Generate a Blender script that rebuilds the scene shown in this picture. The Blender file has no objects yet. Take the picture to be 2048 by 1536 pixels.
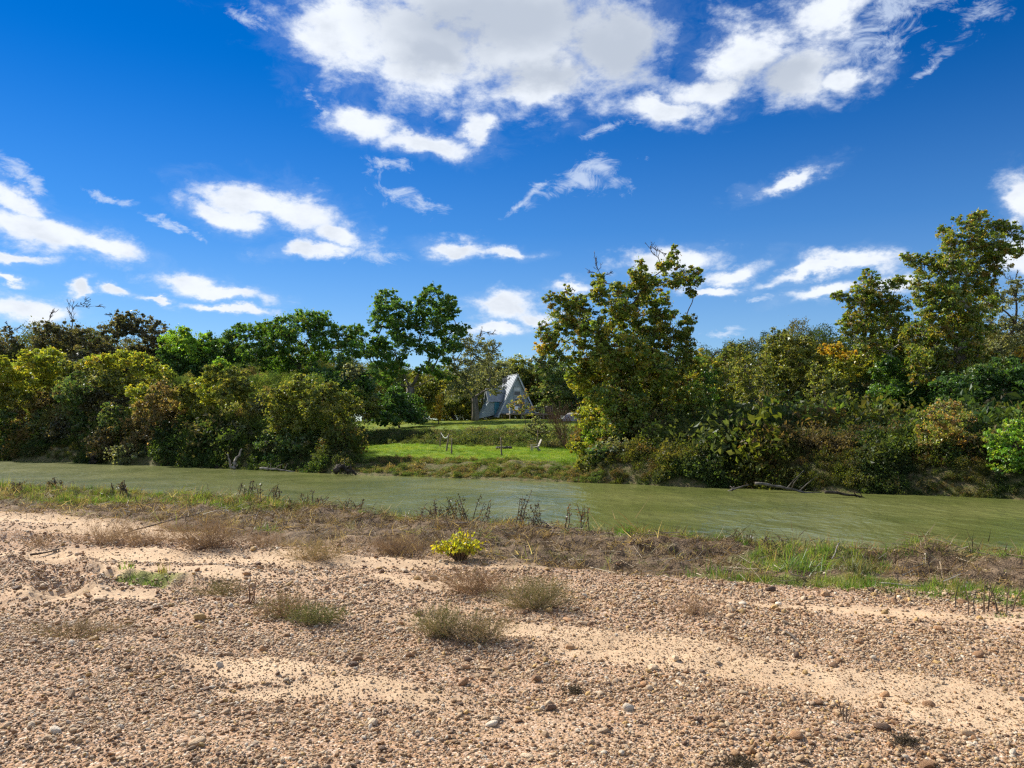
import bpy, math, random
import numpy as np
from mathutils import Vector, Matrix

R = math.radians
RNG = np.random.default_rng(7)
random.seed(7)
sc = bpy.context.scene
COL = sc.collection

# ------------------------------------------------------------------ camera
CAM = np.array((0.0, 0.0, 2.6)); PITCH = R(3.6); F = 1539.0      # F in pixels of the 2048-wide photograph
cam_d = bpy.data.cameras.new('camera'); cam = bpy.data.objects.new('camera', cam_d); COL.objects.link(cam)
cam.location = CAM; cam.rotation_euler = (R(90) + PITCH, 0, 0)
cam_d.sensor_width = 36; cam_d.lens = 36 * F / 2048; cam_d.clip_end = 5000; cam_d.clip_start = 0.05
sc.camera = cam

def ray(px, py):
    a, b = (px - 1024) / F, (768 - py) / F
    return np.array((a, math.cos(PITCH) - b * math.sin(PITCH), math.sin(PITCH) + b * math.cos(PITCH)))
def at(px, py, D):
    d = ray(px, py); return CAM + d * (D / d[1])
def azel(px, py):
    d = ray(px, py); d = d / np.linalg.norm(d)
    return math.atan2(d[0], d[1]), math.asin(d[2])

# ------------------------------------------------------------------ light, sky, exposure
SUN_AZ, SUN_EL = R(-50), R(38)         # azimuth from the view direction (+Y), negative = to the left
sun_dir = Vector((math.sin(SUN_AZ) * math.cos(SUN_EL), math.cos(SUN_AZ) * math.cos(SUN_EL), math.sin(SUN_EL)))
sd = bpy.data.lights.new('sun', 'SUN'); sd.energy = 5.0; sd.angle = R(0.55); sd.color = (1.0, 0.93, 0.82)
so = bpy.data.objects.new('sun', sd); COL.objects.link(so); so.rotation_euler = sun_dir.to_track_quat('Z', 'Y').to_euler()
so.location = (-40, 20, 60)
sc.view_settings.view_transform = 'Standard'; sc.view_settings.look = 'None'
sc.view_settings.gamma = 1.0; sc.view_settings.use_curve_mapping = False
sc.view_settings.exposure = 0.8
sc.cycles.max_bounces = 5; sc.cycles.diffuse_bounces = 2; sc.cycles.glossy_bounces = 2
sc.cycles.transmission_bounces = 3; sc.cycles.transparent_max_bounces = 4
sc.cycles.caustics_reflective = False; sc.cycles.caustics_refractive = False
sc.render.film_transparent = False
sc.cycles.use_denoising = False; sc.cycles.pixel_filter_type = 'BLACKMAN_HARRIS'; sc.cycles.filter_width = 1.3; sc.cycles.sample_clamp_indirect = 2.5; sc.cycles.sample_clamp_direct = 5.0

# dense clouds: px, py, rx, ry, tilt (deg, counter-clockwise)
DENSE = [(690,70,130,95,0),(850,100,210,110,-6),(1060,70,240,130,0),(1220,80,140,105,0),(960,-20,420,90,0),(1080,165,150,52,4),
 (1480,110,110,62,0),(1590,150,130,48,-6),(1690,150,60,32,0),(1330,212,95,30,-8),(1650,30,110,55,0),(1420,180,90,40,0),
 (735,245,95,36,-14),(850,288,125,27,-4),(965,268,42,36,40),
 (490,395,95,32,-8),(450,425,80,32,-10),(600,430,125,46,-12),(680,475,80,30,-12),(620,505,95,17,4),
 (1570,366,88,17,14),(900,500,70,24,0),(1000,508,75,15,-3),
 (30,400,70,30,-25),(80,455,130,34,-14),(180,490,100,22,-10),(30,508,60,14,0),
 (60,612,85,28,0),(160,572,24,13,30),(225,582,36,9,-10),(50,553,32,8,-10),
 (385,572,72,24,-6),(450,588,95,15,-2),(460,622,90,10,0),(310,602,38,7,0),
 (1010,618,80,30,10),(990,655,85,16,0),(1150,576,58,16,0),(1085,632,60,15,0),
 (1330,520,105,30,4),(1450,548,90,20,14),(1425,582,62,11,0),
 (1620,545,120,18,10),(1710,525,90,24,-4),(1640,588,80,17,10),(2045,408,42,48,20),(2050,520,50,40,0),(1800,560,70,20,0)]
WISPY = [(790,385,70,24,-30),(845,412,70,12,-2),(1160,372,125,26,16),(1215,345,75,28,-10),(1050,405,55,16,30),(240,394,52,11,-18),
 (350,455,115,13,-17),(490,35,40,18,-20),(1790,25,110,45,10),(1210,255,70,16,8),(1950,25,60,30,30),(1850,140,45,14,45),
 (780,335,55,12,-8),(30,345,40,18,-35),(640,215,45,14,-60),(1450,660,60,7,0),(1520,600,45,8,0),(740,520,70,18,0),(1700,80,170,60,0)]

GREY = [(1040,40,330,95,0),(1230,110,130,70,0),(1560,150,120,40,0),(1100,150,150,35,0),(870,110,90,40,0)]

W = bpy.data.worlds.new('World'); sc.world = W; W.use_nodes = True
nt = W.node_tree; nt.nodes.clear()
class NB:
    """small node-building helper"""
    def __init__(s, t): s.t = t
    def n(s, kind, **kw):
        nd = s.t.nodes.new(kind)
        for k, v in kw.items(): setattr(nd, k, v)
        return nd
    def put(s, sock, v):
        if isinstance(v, bpy.types.NodeSocket): s.t.links.new(v, sock)
        elif v is not None: sock.default_value = v
    def math(s, op, a, b=None, c=None, clamp=False):
        nd = s.n('ShaderNodeMath', operation=op, use_clamp=clamp)
        for i, v in enumerate((a, b, c)): s.put(nd.inputs[i], v)
        return nd.outputs[0]
    def vmath(s, op, a, b=None, out=0):
        nd = s.n('ShaderNodeVectorMath', operation=op); s.put(nd.inputs[0], a)
        if b is not None: s.put(nd.inputs[1], b)
        return nd.outputs[out]
    def noise(s, vec, scale, detail=4, rough=.55, dist=0., out='Fac', dim='3D'):
        nd = s.n('ShaderNodeTexNoise', noise_dimensions=dim)
        if vec is not None: s.put(nd.inputs['Vector'], vec)
        nd.inputs['Scale'].default_value = scale; nd.inputs['Detail'].default_value = detail
        nd.inputs['Roughness'].default_value = rough; nd.inputs['Distortion'].default_value = dist
        return nd.outputs[out]
    def mix(s, f, a, b, blend='MIX'):
        nd = s.n('ShaderNodeMix', data_type='RGBA', blend_type=blend)
        s.put(nd.inputs['Factor'], f); s.put(nd.inputs['A'], a); s.put(nd.inputs['B'], b)
        return nd.outputs['Result']
    def ramp(s, f, stops, interp='LINEAR'):
        nd = s.n('ShaderNodeValToRGB'); cr = nd.color_ramp; cr.interpolation = interp
        while len(cr.elements) < len(stops): cr.elements.new(.5)
        for e, (p, c) in zip(cr.elements, stops): e.position = p; e.color = (*c, 1) if len(c) == 3 else c
        s.put(nd.inputs[0], f); return nd.outputs[0]
    def sstep(s, v, lo, hi, to0=0., to1=1.):
        nd = s.n('ShaderNodeMapRange', interpolation_type='SMOOTHSTEP')
        s.put(nd.inputs[0], v); s.put(nd.inputs[1], lo); s.put(nd.inputs[2], hi); nd.inputs[3].default_value = to0; nd.inputs[4].default_value = to1
        return nd.outputs[0]

def build_world():
    b = NB(nt)
    sky = b.n('ShaderNodeTexSky', sky_type='NISHITA', sun_disc=False)
    sky.sun_elevation = SUN_EL; sky.sun_rotation = SUN_AZ; sky.altitude = 0; sky.air_density = 1.0; sky.dust_density = 0.0; sky.ozone_density = 2.6
    skc = b.n('ShaderNodeHueSaturation'); skc.inputs['Saturation'].default_value = 1.6; skc.inputs['Value'].default_value = 1.0
    skc.inputs['Hue'].default_value = 0.516
    b.put(skc.inputs['Color'], sky.outputs[0])
    tc = b.n('ShaderNodeTexCoord').outputs['Generated']
    d = b.vmath('NORMALIZE', tc)
    sp = b.n('ShaderNodeSeparateXYZ'); b.put(sp.inputs[0], d)
    x, y, z = sp.outputs
    az = b.math('ARCTAN2', x, y); el = b.math('ARCSINE', z)
    # cloud-sheet coordinates: features shrink towards the horizon
    zz = b.math('ADD', b.math('MAXIMUM', z, 0.0), 0.22)
    cp = b.n('ShaderNodeCombineXYZ'); b.put(cp.inputs[0], b.math('DIVIDE', x, zz)); b.put(cp.inputs[1], b.math('DIVIDE', y, zz)); b.put(cp.inputs[2], b.math('MULTIPLY', z, 3.0))
    P = cp.outputs[0]
    uv = b.n('ShaderNodeCombineXYZ'); b.put(uv.inputs[0], az); b.put(uv.inputs[1], el)
    dsq = b.vmath('MULTIPLY', d, (1, 1, 1.7))
    warp = b.noise(dsq, 9, 6, .62, 0, 'Color')
    wv = b.vmath('MULTIPLY', b.vmath('SUBTRACT', warp, (.5, .5, .5)), (.10, .065, 0))
    p2 = b.vmath('ADD', uv.outputs[0], wv)
    fine = b.noise(dsq, 20.0, 8, .64, .15)
    def field(lst, k):
        acc = None
        for (px, py, rx, ry, a) in lst:
            u, v = azel(px, py)
            m = b.n('ShaderNodeMapping', vector_type='TEXTURE')
            m.inputs['Location'].default_value = (u, v, 0); m.inputs['Rotation'].default_value = (0, 0, R(a))
            m.inputs['Scale'].default_value = (rx / F * .98, ry / F * 1.0, 1)
            b.put(m.inputs['Vector'], p2)
            L = b.vmath('LENGTH', m.outputs[0], out=1)
            acc = L if acc is None else b.math('SMOOTH_MIN', acc, L, k)
        return acc
    dn = field(DENSE, .10); ws = field(WISPY, .12)
    # the rest of the sky, outside what the photograph shows, carries the same scattered clouds
    gen = b.noise(P, 1.15, 3, .5)
    rest = b.math('MAXIMUM', b.sstep(b.math('ABSOLUTE', az), .62, .8), b.sstep(el, .50, .66))
    gd = b.math('ADD', b.math('MULTIPLY', b.math('SUBTRACT', .60, gen), 9.0), b.math('MULTIPLY', b.math('SUBTRACT', 1.0, rest), 10.0))
    gd = b.math('MAXIMUM', gd, 0.25)
    dn = b.math('MINIMUM', dn, b.math('ADD', gd, .2))
    nz = b.math('MULTIPLY', b.math('SUBTRACT', fine, .5), 2.6)
    dd = b.math('ADD', b.math('MULTIPLY', b.math('SUBTRACT', 1.0, dn), b.sstep(b.math('SUBTRACT', 1.0, dn), 0.05, .7, 1.0, 1.6)), nz)              # >0 inside
    mask = b.sstep(dd, -.28, .95)
    fib = b.noise(dsq, 24, 8, .7, .8)
    wd = b.math('ADD', b.math('SUBTRACT', 1.0, ws), b.math('MULTIPLY', b.math('SUBTRACT', fib, .53), 4.2))
    wm = b.math('MULTIPLY', b.sstep(wd, -.05, 1.2), .72)
    mask = b.math('MAXIMUM', mask, wm)
    # thin veil round the clouds
    veil = b.math('MULTIPLY', b.sstep(b.math('ADD', b.math('SUBTRACT', 1.0, dn), b.math('MULTIPLY', b.math('SUBTRACT', fib, .5), 2.0)), -.6, .6), .12)
    mask = b.math('MAXIMUM', mask, veil)
    low = b.sstep(z, .0, .10); 
    # thickness: overhead the big cloud shows its grey base
    big = field(GREY, .5)
    core = b.sstep(b.math('ADD', b.math('SUBTRACT', 1.0, big), b.math('MULTIPLY', b.math('SUBTRACT', b.noise(dsq, 7, 3, .5), .5), 1.6)), -.35, .85)
    core = b.math('MULTIPLY', core, b.sstep(el, .25, .45, .12, 1.0))
    core = b.math('MAXIMUM', core, b.math('MULTIPLY', b.math('MULTIPLY', b.sstep(b.noise(dsq, 13, 5, .6), .38, .72), b.sstep(dd, .3, 1.2)), .5))
    edge = b.sstep(dd, .0, .7)
    cc = b.mix(core, (8.6, 9.1, 9.8, 1), (4.9, 5.5, 6.5, 1))
    cc = b.mix(edge, (6.6, 7.6, 9.2, 1), cc)
    skyc = b.mix(b.sstep(z, .0, .45, .42, 0.0), skc.outputs[0], (3.6, 6.0, 9.6, 1))
    fin = b.mix(mask, skyc, cc)
    bg = b.n('ShaderNodeBackground'); b.put(bg.inputs[0], fin); bg.inputs[1].default_value = 0.062
    o = b.n('ShaderNodeOutputWorld'); nt.links.new(bg.outputs[0], o.inputs[0])
    W.cycles.sampling_method = 'MANUAL'; W.cycles.sample_map_resolution = 256
build_world()

# ------------------------------------------------------------------ numeric helpers
def _h(ix, iy, s):
    n = (ix.astype(np.int64) * 374761393 + iy.astype(np.int64) * 668265263 + s * 1442695041) & 0x7fffffff
    n = ((n ^ (n >> 13)) * 1274126177) & 0x7fffffff
    return ((n ^ (n >> 16)) & 0xffff) / 65535.0
def vn(x, y, s=0):
    ix = np.floor(x); iy = np.floor(y); fx = x - ix; fy = y - iy
    fx = fx * fx * (3 - 2 * fx); fy = fy * fy * (3 - 2 * fy)
    a = _h(ix, iy, s); b_ = _h(ix + 1, iy, s); c = _h(ix, iy + 1, s); d = _h(ix + 1, iy + 1, s)
    return (a + (b_ - a) * fx) * (1 - fy) + (c + (d - c) * fx) * fy
def fbm(x, y, s=0, o=4, g=.5):
    t = 0; a = 1; n = 0
    for i in range(o):
        t = t + a * vn(x * 2 ** i, y * 2 ** i, s + i * 17); n += a; a *= g
    return t / n
def ss(v, lo, hi):
    t = np.clip((v - lo) / (hi - lo), 0, 1); return t * t * (3 - 2 * t)

# near edge of the river (lip of the gravel bar) and the far shore
LX = [-90, -40, -14.7, -6.7, -1.2, 2.9, 7.0, 20, 60]
LY = [66, 36, 22.0, 18.6, 14.2, 11.6, 9.6, 4, -15]
FX = [-160, -48, -29, -10, 2, 11.1, 20, 60, 140]
FY = [145, 73, 62, 48, 41, 36, 30, 4, -43]
def lip(x): return np.interp(x, LX, LY)
def shore(x): return np.interp(x, FX, FY) + 0.8 * (vn(x * .35, x * 0 + 3.3, 5) - .5) * 2
SH_PX = [-300, 0, 300, 700, 1100, 1500, 2048, 2400]
SH_D = [86, 73, 62, 48, 41, 36, 30, 26.5]
def shoreD(px): return float(np.interp(px, SH_PX, SH_D))

def lawn_w(x, y):
    u = x / np.maximum(y, 1.0)
    return ss(u, -.235, -.19) * (1 - ss(u, .088, .125))
def track(x, y):
    """bulldozer tracks pressed into the bar: ridges with cleat marks; returns height"""
    t = 0
    for (x0, y0, x1, y1, c, wd) in ((-9.5, 9.6, -3.2, 8.2, .25, .55), (-9.3, 11.6, -4.2, 10.6, .25, .55), (-6.2, 10.2, -4.2, 7.2, .1, .5)):
        dx, dy = x1 - x0, y1 - y0; L = math.hypot(dx, dy); ux, uy = dx / L, dy / L
        a = (x - x0) * ux + (y - y0) * uy; q = -(x - x0) * uy + (y - y0) * ux
        q = q - c * np.sin(a * .7)
        on = ss(a, -.3, .5) * (1 - ss(a, L - .5, L + .3))
        prof = -.03 * (np.abs(q) < wd * .5) + .06 * np.exp(-((np.abs(q) - wd * .62) / .14) ** 2) * (.5 + vn(x * 2.1, y * 2.1, 41))
        cleat = .022 * np.sin(a * 26 + q * 4) * (np.abs(q) < wd * .55)
        t = t + on * (prof + cleat)
    return t
def bar_zones(x, y):
    s = (lip(x) - y) * .86
    wdt = np.interp(x, [-16, -12, -4.5, .5, 5.1, 9], [2.8, 3.8, 4.6, 3.7, 2.4, 2.0])
    wob = (fbm(x * .6, y * .6, 9, 3) - .5) * 1.6
    deb = (1 - ss(s + wob, wdt * .72, wdt * 1.02)) * ss(s, -1.4, -.4)
    return s, deb
def height(x, y):
    x = np.asarray(x, float); y = np.asarray(y, float)
    s, deb = bar_zones(x, y)
    sf = (y - shore(x)) * .83
    # gravel bar
    hb = -.9 + 1.9 * ss(s, -2.6, .25)
    bump = (fbm(x * .28, y * .28, 1, 3) - .5) * .16 + (fbm(x * 1.5, y * 1.5, 2, 3) - .5) * .05 + (fbm(x * 6, y * 6, 3, 2) - .5) * .022
    hb = hb + bump * ss(s, -.5, 1)
    qq = y + .32 * x + .5 * (fbm(x * .25, y * .25, 6, 2) - .5)
    hb = hb + ss(s, 1.5, 3) * (1 + 1.1 * ss(-x, -.5, 3)) * (.016 * np.sin(qq * 4.2) + .010 * np.sin(qq * 9.5 + 1)) * (.3 + 1.2 * fbm(x * .5, y * .5, 7, 2))
    rid = np.abs(np.sin((s + .5 * (fbm(x * .5, y * .5, 12, 3) - .5) * 2) * 2.3)) ** 2
    hb = hb + deb * (.10 * rid + .26 * fbm(x * 1.3, y * 1.9, 14, 4) + .13 * (fbm(x * 7, y * 9, 15, 3) - .5) - .18)
    hb = hb + .10 * np.exp(-((s - .35) / .5) ** 2) * vn(x * .9, y * .4, 22)
    hb = hb + track(x, y) * (s > .5)
    # far bank
    mid = np.interp(sf, [-9, -.5, 0, .5, 1.8, 3.6, 5, 10, 17.5, 21, 24, 40, 52, 80, 400], [-1.2, -.3, .02, .18, .42, .72, .86, 1.12, 1.5, 2.45, 2.8, 3.85, 4.35, 4.6, 5.2])
    sid = np.interp(sf, [-9, -.5, 0, .25, 1.1, 3.5, 8, 16, 30, 60, 400], [-1.2, -.35, .0, .35, 1.25, 1.7, 2.0, 2.4, 3.2, 4.3, 5.2])
    w = lawn_w(x, y)
    hf = mid * w + sid * (1 - w)
    face = w * ss(sf, .1, 1.2) * (1 - ss(sf, 3.6, 5.2))
    hf = hf + face * (fbm(x * .9, y * .7, 31, 4) - .5) * .75
    hf = hf + ss(sf, .5, 3) * ((fbm(x * .12, y * .12, 33, 3) - .5) * .35 + (fbm(x * .8, y * .8, 34, 2) - .5) * .06)
    k = ss(sf, -9, -4)
    return np.where(s > -2.6, hb, np.where(sf > -8, hf * k + (-.9) * (1 - k) if True else hf, -.9))

def h1(x, y): return float(height(np.array([x]), np.array([y]))[0])

# ------------------------------------------------------------------ object helpers
def link(o, parent=None):
    COL.objects.link(o)
    if parent is not None: o.parent = parent
    return o
def props(o, label=None, cat=None, group=None, kind=None):
    if label: o['label'] = label
    if cat: o['category'] = cat
    if group: o['group'] = group
    if kind: o['kind'] = kind
    return o
def thing(name, loc, label, cat, group=None, rz=0):
    o = bpy.data.objects.new(name, None); link(o); o.location = loc; o.rotation_euler = (0, 0, rz); o.empty_display_size = .3
    return props(o, label, cat, group)
def np_mesh(name, V, Fq, mat, col=None, smooth=False, nv=4):
    """V (n,3); Fq (m,nv) faces of nv corners"""
    me = bpy.data.meshes.new(name); V = np.asarray(V, np.float32); Fq = np.asarray(Fq, np.int32)
    me.vertices.add(len(V)); me.vertices.foreach_set('co', V.ravel())
    me.loops.add(Fq.size); me.loops.foreach_set('vertex_index', Fq.ravel())
    me.polygons.add(len(Fq)); me.polygons.foreach_set('loop_start', np.arange(0, Fq.size, nv, dtype=np.int32))
    me.update(calc_edges=True)
    me.polygons.foreach_set('use_smooth', np.full(len(Fq), smooth))
    if col is not None:
        a = me.attributes.new('col', 'FLOAT_COLOR', 'POINT'); c = np.ones((len(V), 4), np.float32); c[:, :col.shape[1]] = col
        a.data.foreach_set('color', c.ravel())
    if mat: me.materials.append(mat)
    return me
def mesh_obj(name, me, parent=None, loc=None):
    o = bpy.data.objects.new(name, me); link(o, parent)
    if loc is not None: o.location = loc
    return o

class MB:
    """collects simple solids; builds one mesh"""
    def __init__(s): s.v = []; s.f = []
    def add(s, vs, fs):
        k = len(s.v); s.v += [tuple(v) for v in vs]; s.f += [tuple(i + k for i in f) for f in fs]
    def box(s, c, d, rz=0, rx=0, ry=0):
        M = Matrix.Translation(c) @ Matrix.Rotation(rz, 4, 'Z') @ Matrix.Rotation(ry, 4, 'Y') @ Matrix.Rotation(rx, 4, 'X')
        hx, hy, hz = d[0] / 2, d[1] / 2, d[2] / 2
        vs = [M @ Vector((a * hx, b_ * hy, c_ * hz)) for c_ in (-1, 1) for b_ in (-1, 1) for a in (-1, 1)]
        s.add(vs, [(0, 2, 3, 1), (4, 5, 7, 6), (0, 1, 5, 4), (2, 6, 7, 3), (0, 4, 6, 2), (1, 3, 7, 5)])
    def prism(s, poly, off):
        """poly: list of 3-D points, off: extrusion vector"""
        n = len(poly); o = Vector(off); a = [Vector(p) for p in poly]
        s.add(a + [p + o for p in a], [tuple(range(n))[::-1], tuple(range(n, 2 * n))] + [(i, (i + 1) % n, n + (i + 1) % n, n + i) for i in range(n)])
    def tube(s, pts, rad, n=6):
        pts = [Vector(p) for p in pts]
        if not hasattr(rad, '__len__'): rad = [rad] * len(pts)
        k = len(s.v); up = Vector((0.13, 0.21, .97))
        for i, p in enumerate(pts):
            t = (pts[min(i + 1, len(pts) - 1)] - pts[max(i - 1, 0)]).normalized()
            a = t.cross(up)
            if a.length < .05: a = t.cross(Vector((1, 0, 0)))
            a.normalize(); b_ = t.cross(a)
            for j in range(n):
                q = 2 * math.pi * j / n; s.v.append(tuple(p + (a * math.cos(q) + b_ * math.sin(q)) * rad[i]))
        for i in range(len(pts) - 1):
            for j in range(n):
                s.f.append((k + i * n + j, k + i * n + (j + 1) % n, k + (i + 1) * n + (j + 1) % n, k + (i + 1) * n + j))
        s.f.append(tuple(k + j for j in range(n))[::-1]); e = k + (len(pts) - 1) * n; s.f.append(tuple(e + j for j in range(n)))
    def build(s, name, mat, parent=None, smooth=False):
        me = bpy.data.meshes.new(name); me.from_pydata(s.v, [], s.f); me.materials.append(mat)
        if smooth: me.polygons.foreach_set('use_smooth', [True] * len(me.polygons))
        me.update(); return mesh_obj(name, me, parent)

# ------------------------------------------------------------------ materials
def newmat(name):
    m = bpy.data.materials.new(name); m.use_nodes = True; m.node_tree.nodes.clear(); b = NB(m.node_tree)
    return m, b
def out(b, sh): o = b.n('ShaderNodeOutputMaterial'); b.t.links.new(sh, o.inputs[0])
def bsdf(b, col, rough=.8, spec=.3, normal=None, metal=0):
    p = b.n('ShaderNodeBsdfPrincipled'); b.put(p.inputs['Base Color'], col); b.put(p.inputs['Roughness'], rough)
    p.inputs['Specular IOR Level'].default_value = spec; p.inputs['Metallic'].default_value = metal
    if normal is not None: b.put(p.inputs['Normal'], normal)
    return p.outputs[0]
def bump(b, h, dist=.02, st=1.):
    n = b.n('ShaderNodeBump'); n.inputs['Distance'].default_value = dist; n.inputs['Strength'].default_value = st; b.put(n.inputs['Height'], h); return n.outputs[0]
def simple(name, col, rough=.7, spec=.3, var=.25, scale=6, metal=0, bmp=.004):
    m, b = newmat(name); tc = b.n('ShaderNodeTexCoord').outputs['Object']
    nz = b.noise(tc, scale, 5, .6)
    c0 = tuple(c * (1 - var) for c in col) + (1,); c1 = tuple(min(1, c * (1 + var)) for c in col) + (1,)
    out(b, bsdf(b, b.mix(b.sstep(nz, .3, .7), c0, c1), rough, spec, bump(b, b.noise(tc, scale * 6, 4), bmp), metal)); return m

def leaf_material(name, attr_type='GEOMETRY', trans=.5, gloss=.05):
    m, b = newmat(name)
    a = b.n('ShaderNodeAttribute', attribute_name='col', attribute_type='GEOMETRY'); c = a.outputs['Color']
    if attr_type == 'INSTANCER':
        t = b.n('ShaderNodeAttribute', attribute_name='tint', attribute_type='INSTANCER')
        c = b.mix(1.0, c, t.outputs['Color'], 'MULTIPLY')
    df = b.n('ShaderNodeBsdfDiffuse'); b.put(df.inputs[0], c)
    tr = b.n('ShaderNodeBsdfTranslucent'); b.put(tr.inputs[0], b.mix(1.0, c, (1.25, 1.2, .55, 1), 'MULTIPLY'))
    gl = b.n('ShaderNodeBsdfGlossy'); gl.inputs['Roughness'].default_value = .42; gl.inputs[0].default_value = (.8, .85, .9, 1)
    m1 = b.n('ShaderNodeMixShader'); m1.inputs[0].default_value = trans; b.t.links.new(df.outputs[0], m1.inputs[1]); b.t.links.new(tr.outputs[0], m1.inputs[2])
    m2 = b.n('ShaderNodeMixShader'); m2.inputs[0].default_value = gloss; b.t.links.new(m1.outputs[0], m2.inputs[1]); b.t.links.new(gl.outputs[0], m2.inputs[2])
    out(b, m2.outputs[0]); return m
M_LEAF = leaf_material('leaf', gloss=.035)
M_LEAF_I = leaf_material('leaf_scatter', 'INSTANCER', gloss=.012)
M_STRAW = leaf_material('dry_stem', gloss=.0, trans=.2)

def bark_material(name, c0, c1, sc_=3):
    m, b = newmat(name); tc = b.n('ShaderNodeTexCoord').outputs['Object']
    v = b.vmath('MULTIPLY', tc, (1, 1, .25)); nz = b.noise(v, sc_, 6, .65)
    out(b, bsdf(b, b.mix(b.sstep(nz, .35, .65), (*c0, 1), (*c1, 1)), .9, .15, bump(b, b.noise(v, sc_ * 5, 5), .03))); return m
M_BARK = bark_material('bark', (.045, .036, .028), (.13, .11, .09))
M_BARK_PALE = bark_material('pale_bark', (.12, .10, .085), (.50, .47, .42), 1.2)
M_BARK_GREY = bark_material('grey_bark', (.07, .06, .05), (.19, .17, .145))
M_DRIFT = bark_material('driftwood', (.13, .115, .10), (.38, .34, .29), 4)
M_WETWOOD = bark_material('wet_wood', (.02, .017, .013), (.08, .065, .05), 4)

# ground: one sheet; masks (sand, debris, lawn) ride on the mesh
def ground_material():
    m, b = newmat('ground'); geo = b.n('ShaderNodeNewGeometry').outputs['Position']
    a = b.n('ShaderNodeAttribute', attribute_name='col', attribute_type='GEOMETRY'); sp = b.n('ShaderNodeSeparateColor'); b.put(sp.inputs[0], a.outputs['Color'])
    sand, deb, lawn = sp.outputs; lush = a.outputs['Alpha']
    n1 = b.noise(geo, 1.1, 6, .6); n2 = b.noise(geo, 28, 5, .7); n3 = b.noise(geo, 130, 2, .6)
    sandc = b.mix(b.sstep(n1, .3, .7), (.51, .365, .225, 1), (.59, .435, .28, 1))
    sandc = b.mix(b.sstep(n2, .45, .75), sandc, (.40, .25, .15, 1))
    vo = b.n('ShaderNodeTexVoronoi'); vo.inputs['Scale'].default_value = 55; b.put(vo.inputs['Vector'], b.vmath('ADD', geo, b.vmath('MULTIPLY', b.noise(geo, 30, 2, .5, 0, 'Color'), (.02, .02, .02))))
    st = b.ramp(b.n('ShaderNodeSeparateColor').outputs[0], [(0, (1, 1, 1))]) if False else None
    sepc = b.n('ShaderNodeSeparateColor'); b.put(sepc.inputs[0], vo.outputs['Color'])
    stone = b.ramp(sepc.outputs[0], [(0, (.28, .16, .09)), (.3, (.45, .27, .15)), (.55, (.56, .38, .24)), (.8, (.44, .32, .24)), (1, (.70, .58, .44))])
    grav = b.mix(b.sstep(vo.outputs['Distance'], .35, .8), stone, (.34, .22, .135, 1))
    gcol = b.mix(sand, grav, sandc)
    dcol = b.ramp(b.noise(geo, 9, 6, .7), [(.25, (.045, .032, .022)), (.45, (.12, .085, .055)), (.62, (.21, .15, .095)), (.8, (.12, .09, .06))])
    col = b.mix(deb, gcol, dcol)
    ln = b.noise(geo, 2.2, 6, .7); l2 = b.noise(geo, .35, 3, .5)
    lc = b.ramp(ln, [(.3, (.09, .16, .016)), (.5, (.15, .25, .025)), (.7, (.26, .32, .05))])
    lc = b.mix(b.sstep(l2, .5, .75, 0, .6), lc, (.24, .26, .06, 1))
    rough_g = b.ramp(b.noise(geo, 3.5, 6, .7), [(.3, (.04, .04, .018)), (.45, (.09, .10, .03)), (.55, (.17, .14, .065)), (.72, (.12, .09, .055))])
    lc = b.mix(lush, rough_g, lc)
    col = b.mix(lawn, col, lc)
    h = b.math('ADD', b.math('MULTIPLY', n2, .6), b.math('MULTIPLY', n3, .25))
    vb = b.math('MULTIPLY', b.math('SUBTRACT', 1.0, vo.outputs['Distance']), b.math('SUBTRACT', 1.0, sand))
    h = b.math('ADD', h, b.math('MULTIPLY', vb, .6))
    hl = b.math('MULTIPLY', b.noise(geo, 12, 4, .8), b.math('MULTIPLY', lawn, 5.0))
    out(b, bsdf(b, col, .92, .12, bump(b, b.math('ADD', h, hl), .018, .9))); return m
M_GROUND = ground_material()

def blobs2(x, y, lst):
    w = np.zeros_like(x)
    for (cx, cy, rx, ry, a) in lst:
        ca, sa = math.cos(a), math.sin(a); dx = x - cx; dy = y - cy
        q = ((dx * ca + dy * sa) / rx) ** 2 + ((-dx * sa + dy * ca) / ry) ** 2
        w = np.maximum(w, 1 - ss(np.sqrt(q), .55, 1.15))
    return w
def gxy(px, py, z=1.0):
    d = ray(px, py); t = (z - CAM[2]) / d[2]; p = CAM + d * t; return float(p[0]), float(p[1])
SAND_PX = [(1150,1260,2.0,.30,-.32),(1400,1310,1.5,.42,-.35),(1700,1350,1.5,.42,-.35),(1950,1400,1.0,.4,-.3),
 (1980,1225,1.8,.35,-.3),(1700,1205,1.6,.22,-.3),(200,1115,3.2,.7,-.1),(600,1120,3.2,.5,-.1),(820,1160,1.6,.45,-.2),(100,1040,4,1.0,-.2),(420,1065,4,1.2,-.2),
 (700,1390,.9,.16,-.1),(350,1150,1.6,.4,-.3),(1100,1130,1.5,.25,0),(520,1345,.9,.22,-.2),(150,1200,1.0,.3,.1)]
SAND = [(*gxy(p[0], p[1]), p[2], p[3], p[4]) for p in SAND_PX]
def sand_w(x, y):
    base = blobs2(x + (fbm(x * 1.2, y * 1.2, 51, 3) - .5) * .9, y + (fbm(x * 1.2, y * 1.2, 52, 3) - .5) * .5, SAND)
    stripes = ss(fbm(x * .5 + y * .2, y * 1.6 + x * .6, 53, 4), .54, .7) * .25
    return np.clip(np.maximum(base, stripes), 0, 1)
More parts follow.
